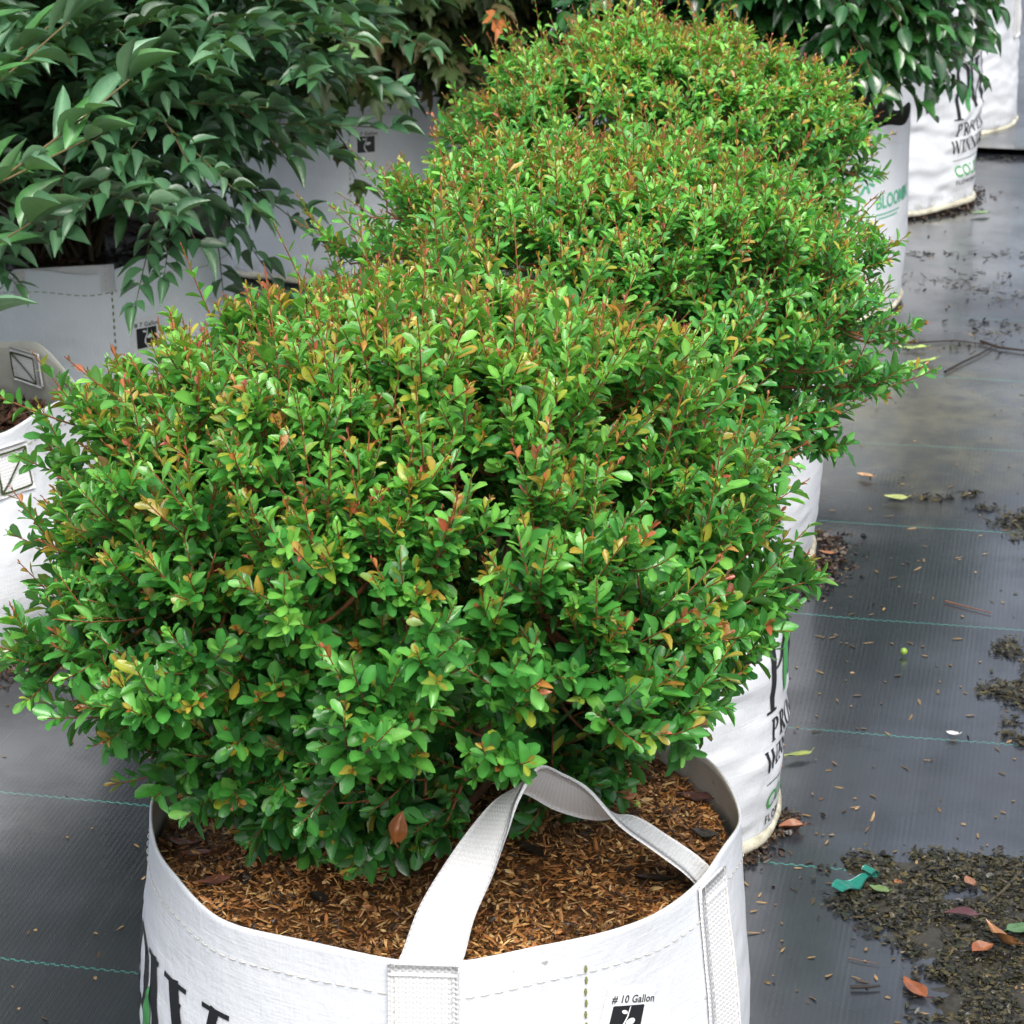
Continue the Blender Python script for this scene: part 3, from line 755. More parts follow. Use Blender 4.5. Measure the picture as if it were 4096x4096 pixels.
T_WILL = [leaf_tpl(lan, .30, -.12, 6, tipcurl=-.08, wav=.012, s=1), leaf_tpl(lan, .45, -.04, 6, tipcurl=-.10, wav=.012, s=2), leaf_tpl(lan, .15, -.20, 6, wav=.015, s=3), leaf_tpl(lan, .6, -.08, 6, tipcurl=-.05, wav=.01, s=4)]
T_GLOSS = [leaf_tpl(ell, .35, -.20, 4, tipcurl=-.05, wav=.02, s=1), leaf_tpl(ell, .25, -.10, 4, wav=.03, s=2), leaf_tpl(lan, .4, -.25, 4, wav=.02, s=3)]
def maple_tpl(curl, s):
    g = np.random.default_rng(s)
    out = [(0, 0), (.16, .02), (.40, .10), (.34, .26), (.56, .52), (.36, .50), (.22, .48), (.24, .70), (.10, .78), (0, 1.05)]
    ring = out + [(-x, y) for x, y in out[-2:0:-1]]
    V = [(0, .38, curl * .15)] + [(x * 1.05, y, curl * (x * x + (y - .38) ** 2) + g.uniform(-.03, .03)) for x, y in ring]
    n = len(ring); F = [(0, 1 + k, 1 + (k + 1) % n) for k in range(n)]
    return np.array(V), np.array(F), np.array([1] + [0] * n)
T_MAPLE = [maple_tpl(-.4, 1), maple_tpl(-.6, 2), maple_tpl(-.25, 3)]

class Leaves:
    def __init__(s): s.P, s.T, s.N, s.L, s.W, s.C = [], [], [], [], [], []
    def add(s, P, T, N, L, W, C):
        for a, b in zip((s.P, s.T, s.N, s.L, s.W, s.C), (P, T, N, L, W, C)): a.append(np.asarray(b, float))
    def fin(s):
        s.P, s.T, s.N, s.C = map(np.concatenate, (s.P, s.T, s.N, s.C)); s.L = np.concatenate(s.L); s.W = np.concatenate(s.W)
        s.T = unit(s.T); s.N = unit(s.N - (s.N * s.T).sum(1, keepdims=True) * s.T); return s
    def keep(s, m):
        for k in 'PTNLWC': setattr(s, k, getattr(s, k)[m])

def stack_leaves(lv, tpls, idx, g):
    Vs, Fs, Cs, n = [], [], [], 0
    kk = g.integers(0, len(tpls), len(idx))
    for t, (V, F, mid) in enumerate(tpls):
        m = idx[kk == t]
        if not len(m): continue
        S = np.cross(lv.T[m], lv.N[m])
        X = lv.P[m][:, None] + V[None, :, 1:2] * (lv.L[m, None] * lv.T[m])[:, None] + V[None, :, 0:1] * (lv.W[m, None] * S)[:, None] + V[None, :, 2:3] * (lv.L[m, None] * lv.N[m])[:, None]
        c = lv.C[m][:, None] * (1 + .35 * mid)[None, :, None]
        Vs.append(X.reshape(-1, 3)); Cs.append(c.reshape(-1, 3)); Fs.append((F[None] + (np.arange(len(m)) * len(V))[:, None, None]).reshape(-1, 3) + n); n += len(m) * len(V)
    return np.concatenate(Vs), np.concatenate(Fs), np.concatenate(Cs)

def to_px(P):
    dz = P[:, 2] - CAM_H; cp, sp = math.cos(PITCH), math.sin(PITCH)
    zc = P[:, 1] * cp - dz * sp; yc = P[:, 1] * sp + dz * cp
    return 512 + FPX * P[:, 0] / zc, 512 - FPX * yc / zc, zc

G_UP = np.array([0, 0, 1.0])
def pick(pal, g, n): pal = np.array(pal); return pal[g.integers(0, len(pal), n)]

def crown_radius(d, hr, up, dn, seed, lump=.10, pw=2.3, lowp=1.4):
    """superellipsoid radius in unit direction d"""
    v = np.where(d[:, 2] > 0, up, dn)
    hxy = np.hypot(d[:, 0], d[:, 1])
    p = np.where(d[:, 2] > 0, pw, lowp)
    k = ((hxy / hr) ** p + (np.abs(d[:, 2]) / v) ** p) ** (-1 / p)
    return k * (1 + lump * vnoise(d[:, 0] * 2.6, d[:, 1] * 2.6, d[:, 2] * 2.6, seed) + lump * .5 * vnoise(d[:, 0] * 6, d[:, 1] * 6, d[:, 2] * 6, seed + 1))

def fib(n, g, jit=.25):
    i = np.arange(n) + .5; ph = np.arccos(1 - 2 * i / n); th = np.pi * (1 + 5 ** .5) * i
    d = np.stack([np.cos(th) * np.sin(ph), np.sin(th) * np.sin(ph), np.cos(ph)], -1)
    return unit(d + g.normal(size=(n, 3)) * jit * (4 / n) ** .5)

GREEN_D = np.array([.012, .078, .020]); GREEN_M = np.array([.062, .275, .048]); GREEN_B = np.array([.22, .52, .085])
def holly_bush(base, ctr, hr, up, dn, seed, nb, tw_per, tpls, soilz, label, flush=.5, clip=None, nstem=14, detail=1.0, cut=None, whipp=.05, lowp=1.4, lsc=1.0):
    g = np.random.default_rng(seed); base = np.array(base, float); ctr = np.array(ctr, float)
    root = empty('holly_bush', tuple(base), label, 'shrub', 'small leaved bushes with red tips')
    # stems
    sd = fib(nstem * 2, g); sd = sd[sd[:, 2] > -.35][:nstem]
    ends = ctr + sd * crown_radius(sd, hr, up, dn, seed)[:, None] * .62
    st0 = base + g.normal(size=(len(sd), 3)) * [.014, .014, 0]
    stems = bez(st0, st0 * .45 + ends * .55 + np.array([0, 0, -.03]) + g.normal(size=ends.shape) * .01, ends, 10)
    for k in range(len(sd)):
        V, F = tubes(stems[k:k + 1], np.linspace(.0055, .0024, 10)[None] * g.uniform(.8, 1.2), 6)
        mesh('stem', V, F, M_bark, root, np.tile([.14, .085, .05], (len(V), 1)))
    # branches
    d = fib(nb, g); d = d[d[:, 2] > -.80]
    CR = lambda q: crown_radius(q, hr, up, dn, seed, .09, 2.3, lowp)
    rad = CR(d)
    E = ctr + d * (rad * np.where(g.random(len(d)) < .30, g.uniform(.50, .8, len(d)), g.uniform(.80, .97, len(d))))[:, None]
    if cut is not None: E = E[~cut(E)]
    sp = stems[:, 4:].reshape(-1, 3)
    dist = ((E[:, None] - sp[None]) ** 2).sum(-1); S0 = sp[dist.argmin(1)]
    Cc = (S0 + E) / 2 + g.normal(size=E.shape) * .012 - np.array([0, 0, .012])
    br = bez(S0, Cc, E, 8)
    n = len(br)
    tv, tf = tubes(br, np.broadcast_to(np.linspace(.0022, .0011, 8), (n, 8)), 5)
    Vt, Ft, Ct = [tv], [tf], [np.tile([.20, .085, .035], (len(tv), 1))]
    nv = len(tv)
    # twigs
    m = n * tw_per
    bi = np.repeat(np.arange(n), tw_per); t = g.uniform(.22, 1, m) ** .8
    k0 = np.clip((t * 7).astype(int), 0, 6); fr = (t * 7 - k0)[:, None]
    P0 = br[bi, k0] * (1 - fr) + br[bi, k0 + 1] * fr
    tang = unit(br[bi, k0 + 1] - br[bi, k0])
    outw = unit(P0 - ctr)
    hfac = np.clip((P0[:, 2] - (ctr[2] - dn)) / (up + dn), 0, 1)           # 0 at the skirt, 1 at the top
    D = unit(tang * .5 + outw * .45 + G_UP * (.25 + .55 * hfac)[:, None] + g.normal(size=(m, 3)) * .42)
    Ln = g.uniform(.035, .085, m) * (1 - .15 * hfac)
    whip = g.random(m) < whipp * (.4 + hfac); Ln[whip] *= 1.5
    # keep tips near the crown surface
    tipd = P0 + D * Ln[:, None] - ctr; tl = np.linalg.norm(tipd, axis=1); lim = CR(unit(tipd)) * np.where(whip, 1.24, 1.05)
    Ln = np.where(tl > lim, np.maximum(Ln - (tl - lim), .022), Ln)
    K = 5; s = np.linspace(0, 1, K)
    bend = (G_UP * .22 + g.normal(size=(m, 3)) * .10)
    TP = P0[:, None] + D[:, None] * (s[None, :, None] * Ln[:, None, None]) + bend[:, None] * (s[None, :, None] ** 2 * Ln[:, None, None])
    if cut is not None:
        kp = ~(cut(TP[:, -1]) | cut(TP[:, 2])); TP, hfac, m = TP[kp], hfac[kp], int(kp.sum())
    tv, tf = tubes(TP, np.broadcast_to(np.linspace(.0010, .0005, K), (m, K)), 3)
    cs_ = np.array([.24, .10, .03]) * (1 - s)[:, None] + np.array([.30, .09, .035]) * s[:, None]
    ct = np.repeat(np.broadcast_to(cs_[None], (m, K, 3)).reshape(-1, 3), 3, 0)
    Vt.append(tv); Ft.append(tf + nv); Ct.append(ct)
    tk = mesh('twig', np.concatenate(Vt), np.concatenate(Ft), M_bark, root, np.concatenate(Ct)); tk['kind'] = 'stuff'
    # leaves along the twigs
    nl = max(6, int(19 * detail)); q = m * nl
    ti = np.repeat(np.arange(m), nl); a = np.tile(((np.arange(nl) + .6) / nl) ** .82, m) + g.uniform(-.02, .02, q); a = np.clip(a, .04, 1)
    k0 = np.clip((a * (K - 1)).astype(int), 0, K - 2); fr = (a * (K - 1) - k0)[:, None]
    LP = TP[ti, k0] * (1 - fr) + TP[ti, k0 + 1] * fr
    ax = unit(TP[ti, k0 + 1] - TP[ti, k0])
    e1 = unit(np.cross(ax, G_UP + .01)); e2 = np.cross(ax, e1)
    th = np.tile(np.arange(nl) * 2.4, m) + np.repeat(g.random(m) * 6.28, nl) + g.normal(size=q) * .25
    rdl = e1 * np.cos(th)[:, None] + e2 * np.sin(th)[:, None]
    tip = np.clip((a - .80) / .20, 0, 1)
    T = unit(rdl * (.85 - .50 * tip)[:, None] + ax * (.70 + .6 * tip)[:, None] + g.normal(size=(q, 3)) * .12)
    Nn = unit(ax * .8 - rdl * .2 + G_UP * .55 + g.normal(size=(q, 3)) * .28)
    hf = hfac[ti]; front = np.clip((-(LP[:, 1] - ctr[1]) / hr), -1, 1)
    low = np.clip(1 - hf * 1.3, 0, 1)
    L = (.0140 + .0090 * low) * lsc * g.uniform(.6, 1.25, q) * (1 - .62 * tip) * (.85 + .3 * np.sin(np.pi * a))
    big = (g.random(q) < .03); L[big] *= 1.35
    W = L * g.uniform(.36, .56, q) * (1 - .25 * tip)
    # colour: real age of the leaf
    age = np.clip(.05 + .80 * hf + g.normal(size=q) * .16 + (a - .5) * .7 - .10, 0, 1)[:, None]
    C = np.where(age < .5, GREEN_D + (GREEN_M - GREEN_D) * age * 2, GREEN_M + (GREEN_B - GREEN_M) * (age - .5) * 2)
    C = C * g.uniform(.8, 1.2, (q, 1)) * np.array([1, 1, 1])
    fl = (g.random(m) < (flush * (.22 + .95 * hf[::nl] ** 1.3)))[ti]
    young = fl & (a > .83 - .05 * hf)
    RED = np.array([(.46, .085, .07), (.42, .08, .05), (.36, .06, .06), (.50, .14, .09)]); ORA = np.array([(.46, .19, .035), (.42, .25, .035), (.38, .15, .03), (.48, .30, .04)]); YEL = np.array([(.36, .38, .05), (.28, .36, .045), (.44, .40, .06), (.20, .34, .05)])
    pk = g.integers(0, 4, m)[ti]; stage = np.clip((a - .80) / .18 + g.normal(size=m)[ti] * .35 + g.normal(size=q) * .12, 0, 1)[:, None]
    tc = np.where(stage < .5, YEL[pk] + (ORA[pk] - YEL[pk]) * stage * 2, ORA[pk] + (RED[pk] - ORA[pk]) * (stage - .5) * 2)
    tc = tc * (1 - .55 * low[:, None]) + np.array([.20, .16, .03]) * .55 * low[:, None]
    C = np.where(young[:, None], tc * g.uniform(.7, 1.1, (q, 1)), C)
    mid_ = fl & (a > .66) & (a <= .80) & (g.random(q) < .30 * hf)
    C = np.where(mid_[:, None], pick([(.34, .36, .04), (.22, .34, .04), (.42, .30, .04)], g, q), C)
    stray = g.random(q) < .012
    C = np.where(stray[:, None], np.array([.38, .46, .06]), C)
    sz = np.where(young, .86 - .15 * low, 1); L = L * sz; W = W * sz
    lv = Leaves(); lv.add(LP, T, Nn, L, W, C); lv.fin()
    P = lv.P; tipp = P + lv.T * lv.L[:, None]
    rr = np.hypot(tipp[:, 0] - clip[0], tipp[:, 1] - clip[1])
    ok = (tipp[:, 2] > soilz + .004) & (P[:, 2] > soilz + .004) & ~((np.minimum(tipp[:, 2], P[:, 2]) < .352) & (rr > RB - .012) & (rr < RB + .02))
    lv.keep(ok)
    return root, lv

def spray_shrub(name, base, ctr, hr, up, dn, seed, nb, nl, size, wid, pal, label, cat='shrub', droop=.5, opp=True, group=None, tipup=0.0, only=None, ends=None, bark=(.10, .075, .04),
                npair=9, tw=3, minz=.02, lcol=None, erect=0.0, arch=1.0):
    g = np.random.default_rng(seed); base = np.array(base, float); ctr = np.array(ctr, float)
    root = empty(name, tuple(base), label, cat, group)
    if ends is None:
        d = fib(nb, g); d = d[d[:, 2] > -.75]
        E = ctr + d * (crown_radius(d, hr, up, dn, seed, .16, 2.2, 2.4) * g.uniform(.55, 1.0, len(d)))[:, None]
    else: E = np.array(ends, float)
    if only is not None: E = E[only(E)]
    if ends is None: E = E[E[:, 2] > minz + .01]
    n = len(E); S0 = base + g.normal(size=(n, 3)) * [.02, .02, 0]
    lift = np.clip(.30 - .2 * (E[:, 2] - base[2]), .05, .3)
    Cc = S0 * .45 + E * .55 + arch * np.stack([0 * lift, 0 * lift, lift], -1) + g.normal(size=E.shape) * .02
    br = bez(S0, Cc, E, 16)
    rb = np.broadcast_to(np.linspace(.0050, .0012, 16), (n, 16))
    nst = min(n, 12)
    o_ = g.permutation(n)
    for k in o_[:nst]:
        V, F = tubes(br[k:k + 1], rb[k:k + 1], 6); mesh('branch', V, F, M_bark, root, np.tile(bark, (len(V), 1)))
    Vt, Ft, Ct, nv = [], [], [], 0
    if n > nst:
        V, F = tubes(br[o_[nst:]], rb[o_[nst:]] * .8, 4); Vt.append(V); Ft.append(F); Ct.append(np.tile(bark, (len(V), 1))); nv += len(V)
    lv = Leaves()
    # side twigs from the outer half of each branch, plus the branch end itself
    bi = np.repeat(np.arange(n), tw); m = len(bi)
    if m:
        t = g.uniform(.45, .95, m); k0 = (t * 15).astype(int); P0 = br[bi, k0]; tang = unit(br[bi, k0 + 1] - br[bi, k0])
        side = unit(np.cross(tang, G_UP) * g.choice([-1, 1], m)[:, None] + g.normal(size=(m, 3)) * .35)
        D = unit(tang * .7 + side * .7); Ln = g.uniform(.5, 1.1, m) * nl * size * .55
        s = np.linspace(0, 1, 16)
        TP = P0[:, None] + D[:, None] * (s[None, :, None] * Ln[:, None, None]) - G_UP * (s[None, :, None] ** 2 * Ln[:, None, None] * .35 * droop)
        TP = TP[TP[:, -1, 2] > minz]; m = len(TP)
        V, F = tubes(TP, np.broadcast_to(np.linspace(.0014, .0006, 16), (m, 16)), 3); Vt.append(V); Ft.append(F + nv); nv += len(V); Ct.append(np.tile(np.array(bark) * [1.1, 1.4, .8], (len(V), 1)))
        lines = [(br[:, 6:], 1.0), (TP, .85)]
    else: lines = [(br[:, 6:], 1.0)]
    if Vt:
        o = mesh('twig', np.concatenate(Vt), np.concatenate(Ft), M_bark, root, np.concatenate(Ct)); o['kind'] = 'stuff'
    for PL, sc in lines:
        M_, K = PL.shape[:2]
        length = np.linalg.norm(np.diff(PL, axis=1), axis=2).sum(1).mean()
        npr = max(3, int(length / (size * .55))) if npair is None else npair
        a = (np.arange(npr) + .7) / npr
        for k, av in enumerate(a):
            for sgn in (-1, 1):
                x = np.clip(av + g.uniform(-.03, .03, M_), 0, .999) * (K - 1); k0 = x.astype(int); fr = (x - k0)[:, None]
                P = PL[np.arange(M_), k0] * (1 - fr) + PL[np.arange(M_), np.minimum(k0 + 1, K - 1)] * fr
                ax = unit(PL[np.arange(M_), np.minimum(k0 + 1, K - 1)] - PL[np.arange(M_), np.maximum(k0 - 1, 0)])
                sd = unit(np.cross(ax, G_UP)) * sgn
                if k % 2: sd = unit(sd * .6 + (np.cross(sd, ax)) * .35 * sgn + G_UP * .15)
                T = unit(sd * .75 + ax * .75 - G_UP * droop * g.uniform(.2, 1.1, M_)[:, None] + G_UP * erect + g.normal(size=(M_, 3)) * .18)
                Nn = unit(G_UP + ax * .25 + g.normal(size=(M_, 3)) * .30 + sd * .2)
                L = size * sc * g.uniform(.65, 1.2, M_); W = L * wid * g.uniform(.85, 1.15, M_)
                cc = pick(pal, g, M_) * g.uniform(.75, 1.25, (M_, 1))
                lv.add(P, T, Nn, L, W, cc)
        # end leaf
        ax = unit(PL[:, -1] - PL[:, -2])
        lv.add(PL[:, -1], unit(ax - G_UP * droop * .4), unit(G_UP + g.normal(size=(M_, 3)) * .2), size * sc * g.uniform(.7, 1.1, M_), size * sc * wid * np.ones(M_) * .9, pick(pal, g, M_) * 1.1)
    lv.fin(); lv.keep((lv.P[:, 2] > minz) & ((lv.P + lv.T * lv.L[:, None])[:, 2] > minz))
    return root, lv

def not_in_bag(lv, b, r=None):
    r = r or RB; tip = lv.P + lv.T * lv.L[:, None]
    bad = np.zeros(len(lv.P), bool)
    for q in (lv.P, tip, (lv.P + tip) / 2):
        d = np.hypot(q[:, 0] - b[0], q[:, 1] - b[1]); bad |= (d < r + .018) & (q[:, 2] < .352)
    lv.keep(~bad)

PLANTS = []
ALLB = [(B1, RB), (B2, RB), (B3, RB), (B4, RB), (B5, RB), (B6, RB), (BE, .25), (BA, RB), (BC, RB), (BD, RB)]
def handle_cut(p):       # the raised handle keeps the twigs back
    return (p[:, 0] > -.13) & (p[:, 2] < .49) & (p[:, 1] < 1.975 + .62 * (p[:, 0] + .06) + .55 * np.clip(.40 - p[:, 2], 0, 1))
r1, lv1 = holly_bush((B1[0], B1[1], .31), (-.082, 2.14, .535), .314, .240, .235, 101, 440, 12, T_BOX, .318, 'bright green bush with red tips in the front bag, nearest the camera', .75, B1, cut=handle_cut)
tp_ = lv1.P + lv1.T * lv1.L[:, None]; lv1.keep(~(handle_cut(tp_) | handle_cut(lv1.P)))
PLANTS.append((r1, lv1, T_BOX, M_box))
r2, lv2 = holly_bush((B2[0], B2[1], .31), (.102, 2.91, .520), .328, .190, .225, 202, 370, 12, T_BOX3, .318, 'bright green bush with red tips, middle one of the row of three', .72, B2, detail=.95, lsc=.92, whipp=.08, lowp=1.2)
PLANTS.append((r2, lv2, T_BOX3, M_box))
r3, lv3 = holly_bush((B3[0], B3[1], .31), (.190, 3.68, .525), .292, .170, .20, 303, 290, 12, T_BOX3, .318, 'bush farthest back in the row of three, yellow and orange tips at its top', .85, B3, detail=.95, lsc=.92, whipp=.14, lowp=1.3)
gm_ = lv3.C[:, 1] > lv3.C[:, 0] * 1.3; lv3.C[gm_] *= [1.25, 1.22, 1.3]
gm_ = lv2.C[:, 1] > lv2.C[:, 0] * 1.3; lv2.C[gm_] *= [1.05, 1.12, 1.2]
PLANTS.append((r3, lv3, T_BOX3, M_box))

DULL = [(.050, .140, .060), (.038, .11, .050), (.070, .175, .085), (.045, .130, .050), (.028, .090, .038), (.09, .20, .10)]
rA, lvA = spray_shrub('dull_leaved_shrub', (BA[0], BA[1], .30), (-.70, 3.97, .72), .60, .40, .52, 404, 230, 7, .052, .38, DULL,
                      'large dark shrub with drooping pointed leaves at upper left', droop=.14, npair=8, tw=4)
not_in_bag(lvA, BA); PLANTS.append((rA, lvA, T_WILL, M_will))
# the long pale branches of the neighbour reach in from the left, nearer the camera
tips = [ray_pt(*q) for q in ((245, 150, 3.30), (165, 262, 3.28), (58, 420, 3.26), (130, 40, 3.36), (30, -40, 3.32), (-10, 350, 3.4), (190, -30, 3.42), (-40, 160, 3.3), (20, 110, 3.44), (-60, 60, 3.36), (-30, 600, 3.2))]
PALE = [(.10, .22, .12), (.12, .25, .14), (.085, .20, .10), (.07, .21, .06)]
rN, lvN = spray_shrub('long_branched_shrub', (BN[0], BN[1], .30), (0, 0, 0), 1, 1, 1, 505, 0, 9, .086, .25, PALE,
                      'long bare stems with large pale pointed leaves reaching in at the left edge', droop=.22, npair=10, tw=0, ends=tips, bark=(.17, .14, .06), erect=.05, arch=-.35)
PLANTS.append((rN, lvN, T_WILL, M_will))
LOBE = [(.040, .065, .022), (.05, .085, .028), (.035, .05, .018), (.06, .11, .03), (.07, .06, .025)]
rC, lvC = spray_shrub('lobed_leaved_shrub', (BC[0], BC[1], .30), (-.25, 5.03, .60), .44, .30, .34, 606, 170, 6, .068, .85, LOBE,
                      'brownish green shrub with lobed leaves at the top, behind the large dark shrub', droop=.9, npair=6, tw=3)
not_in_bag(lvC, BC)
g_ = np.random.default_rng(9); bx, by, _z = to_px(lvC.P)
w_ = (g_.random(len(lvC.P)) < .03); lvC.C[w_] = [.10, .26, .06]
w_ = (g_.random(len(lvC.P)) < .012); lvC.C[w_] = [.38, .13, .04]
PLANTS.append((rC, lvC, T_MAPLE, M_maple))
GLOS = [(.018, .085, .022), (.024, .11, .028), (.014, .065, .018), (.035, .14, .03)]
r4, lv4 = spray_shrub('glossy_shrub', (B4[0], B4[1], .29), (.44, 4.88, .58), .40, .26, .27, 707, 190, 6, .050, .52, GLOS,
                      'dark glossy shrub in the flower logo bag, behind the third bush', droop=.5, minz=.355, npair=7, tw=4, group='dark glossy shrubs')
not_in_bag(lv4, B4); PLANTS.append((r4, lv4, T_GLOSS, M_gloss))
r5, lv5 = spray_shrub('glossy_shrub', (B5[0], B5[1], .30), (.68, 5.64, .60), .32, .24, .26, 808, 150, 6, .052, .50, GLOS,
                      'dark glossy shrub in the badly wrinkled bag at the top right', droop=.5, minz=.405, npair=7, tw=4, group='dark glossy shrubs')
not_in_bag(lv5, B5); PLANTS.append((r5, lv5, T_GLOSS, M_gloss))

for root, lv, tp, mt in PLANTS:      # leaves never pass through the neighbouring bags
    for b, rad in ALLB:
        if math.hypot(b[0] - root.location[0], b[1] - root.location[1]) < .1: continue
        d = np.hypot(lv.P[:, 0] - b[0], lv.P[:, 1] - b[1]); lv.keep(~((d < rad + .02) & (lv.P[:, 2] < .35)))

# which leaves show largest from the photograph's side: those become parts of their own
CELL = 7; W_ = 1024 // CELL + 1
zb = np.full((W_, W_), 1e9); info = []
for root, lv, tp, mt in PLANTS:
    x, y, z = to_px(lv.P + lv.T * lv.L[:, None] * .5)
    ok = (x >= 0) & (x < 1024) & (y >= 0) & (y < 1024)
    ix, iy = np.clip((x / CELL).astype(int), 0, W_ - 1), np.clip((y / CELL).astype(int), 0, W_ - 1)
    np.minimum.at(zb, (iy[ok], ix[ok]), z[ok]); info.append((ok, ix, iy, z))

def leaf_objects(root, lv, tpls, mat, ids, g):
    cols = lv.C[ids]; pal = cols[g.permutation(len(cols))[:16]]
    vari = {}
    loc = np.array(root.location)
    for i in ids:
        ci = int(((pal - lv.C[i]) ** 2).sum(1).argmin()); ti = int(g.integers(len(tpls)))
        if (ci, ti) not in vari:
            V, F, mid = tpls[ti]
            o = mesh('leaf', V, F, mat, None, pal[ci][None] * (1 + .35 * mid)[:, None]); vari[ci, ti] = o.data
        else:
            o = bpy.data.objects.new('leaf', vari[ci, ti]); col.objects.link(o)
        S = np.cross(lv.T[i], lv.N[i]); M = Matrix.Identity(4)
        for r_ in range(3):
            M[r_][0] = S[r_] * lv.W[i]; M[r_][1] = lv.T[i][r_] * lv.L[i]; M[r_][2] = lv.N[i][r_] * lv.L[i]; M[r_][3] = lv.P[i][r_] - loc[r_]
        o.parent = root; o.matrix_parent_inverse = Matrix.Identity(4); o.matrix_basis = M

camp = np.array([0, 0, CAM_H])
for (root, lv, tp, mt), (ok, ix, iy, z) in zip(PLANTS, info):
    g = np.random.default_rng(len(lv.P))
    vis = ok & (z < zb[iy, ix] + .02)
    view = unit(camp - lv.P); face = np.abs((lv.N * view).sum(1))
    score = np.where(vis, lv.L * lv.W * (.15 + face) / z ** 2, 0)
    ids = np.argsort(-score)[:300]; ids = ids[score[ids] > 0]
    rest = np.ones(len(lv.P), bool); rest[ids] = False
    leaf_objects(root, lv, tp, mt, ids, g)
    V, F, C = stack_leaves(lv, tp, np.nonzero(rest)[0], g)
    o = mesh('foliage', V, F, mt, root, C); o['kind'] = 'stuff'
    print(root.name, 'leaves', len(lv.P), 'parts', len(ids), 'tris', len(F))

# ---------------------------------------------------------------- litter on the cloth
def gp(x, y):
    """ground point seen at photo pixel (1932 wide)"""
    f = 5300.0; cp, sp = math.cos(PITCH), math.sin(PITCH); u, v = (x - 966) / f, (966 - y) / f
    d = np.array([u, cp + v * sp, -sp + v * cp]); t = -CAM_H / d[2]; return d[0] * t, d[1] * t

def in_bag(x, y, pad=.01):
    m = np.zeros(len(x), bool)
    for b, rad in ALLB: m |= np.hypot(x - b[0], y - b[1]) < rad + pad
    return m

def bits(g, x, y, L, W, pal, lay, upz=.15, shape='chip', lift=0.0):
    n = len(x)
    flatk = np.where(g.random(n) < (.8 if upz > .15 else .3), .12, .5); T = unit(g.normal(size=(n, 3)) * [1, 1, upz]); N0 = unit(G_UP + g.normal(size=(n, 3)) * (upz * 1.6)); S = unit(np.cross(T, N0)); N0 = np.cross(S, T)
    tpl = np.array([[-.5, 0, 0], [-.22, .5, .0], [.2, .42, .05], [.5, .05, .02], [.25, -.4, 0], [-.2, -.5, .05], [-.05, .02, .42], [.22, 0, .38]])
    tf = np.array([[0, 6, 1], [1, 6, 7], [1, 7, 2], [2, 7, 3], [3, 7, 4], [4, 7, 6], [4, 6, 5], [5, 6, 0]])
    J = g.uniform(.75, 1.25, (n, 8, 1))
    P0 = np.stack([x, y, ground_h(x, y) + .0012 + lay], -1)
    V = P0[:, None] + J * (tpl[None, :, 0:1] * (L[:, None] * T)[:, None] + tpl[None, :, 1:2] * (W[:, None] * S)[:, None] + tpl[None, :, 2:3] * (W[:, None] * flatk[:, None] * N0)[:, None])
    V[..., 2] = np.maximum(V[..., 2], P0[:, None, 2] - lay[:, None] - .0008)
    F = (tf[None] + (np.arange(n) * 8)[:, None, None]).reshape(-1, 3)
    c = pick(pal, g, n) * g.uniform(.6, 1.3, (n, 1))
    return V.reshape(-1, 3), F, np.repeat(c, 8, 0)

def join(parts):
    Vs, Fs, Cs, n = [], [], [], 0
    for V, F, C in parts: Vs.append(V); Fs.append(F + n); Cs.append(C); n += len(V)
    return np.concatenate(Vs), np.concatenate(Fs), np.concatenate(Cs)

HUSK = [(.20, .13, .05), (.26, .17, .07), (.12, .08, .035), (.30, .20, .10), (.07, .045, .025)]
MUD = [(.040, .037, .020), (.030, .028, .016), (.060, .052, .024), (.018, .017, .012), (.09, .08, .032), (.036, .042, .018), (.012, .011, .010), (.12, .095, .035), (.02, .018, .013)]
MUD = [tuple(v * .72 for v in c_) for c_ in MUD]
g = np.random.default_rng(77)
# loose husks and crumbs, thicker to the right of the bags
px = g.uniform(1400, 2050, 520); py = 300 + 1700 * g.random(520) ** .8
pl = g.uniform(-80, 300, 26), g.uniform(1250, 1980, 26)
px = np.concatenate([px, pl[0]]); py = np.concatenate([py, pl[1]])
xy = np.array([gp(a, b) for a, b in zip(px, py)]); x, y = xy.T
k = ~in_bag(x, y); x, y = x[k], y[k]; n = len(x)
V, F, C = join([bits(g, x, y, np.where(g.random(n) < .35, g.uniform(.010, .017, n), g.uniform(.003, .009, n)), g.uniform(.0022, .0042, n), HUSK, np.zeros(n), .1)])
props(mesh('husk_litter', V, F, M_debris, None, C, False), 'tan husks and crumbs scattered on the wet black cloth', 'litter', kind='stuff')

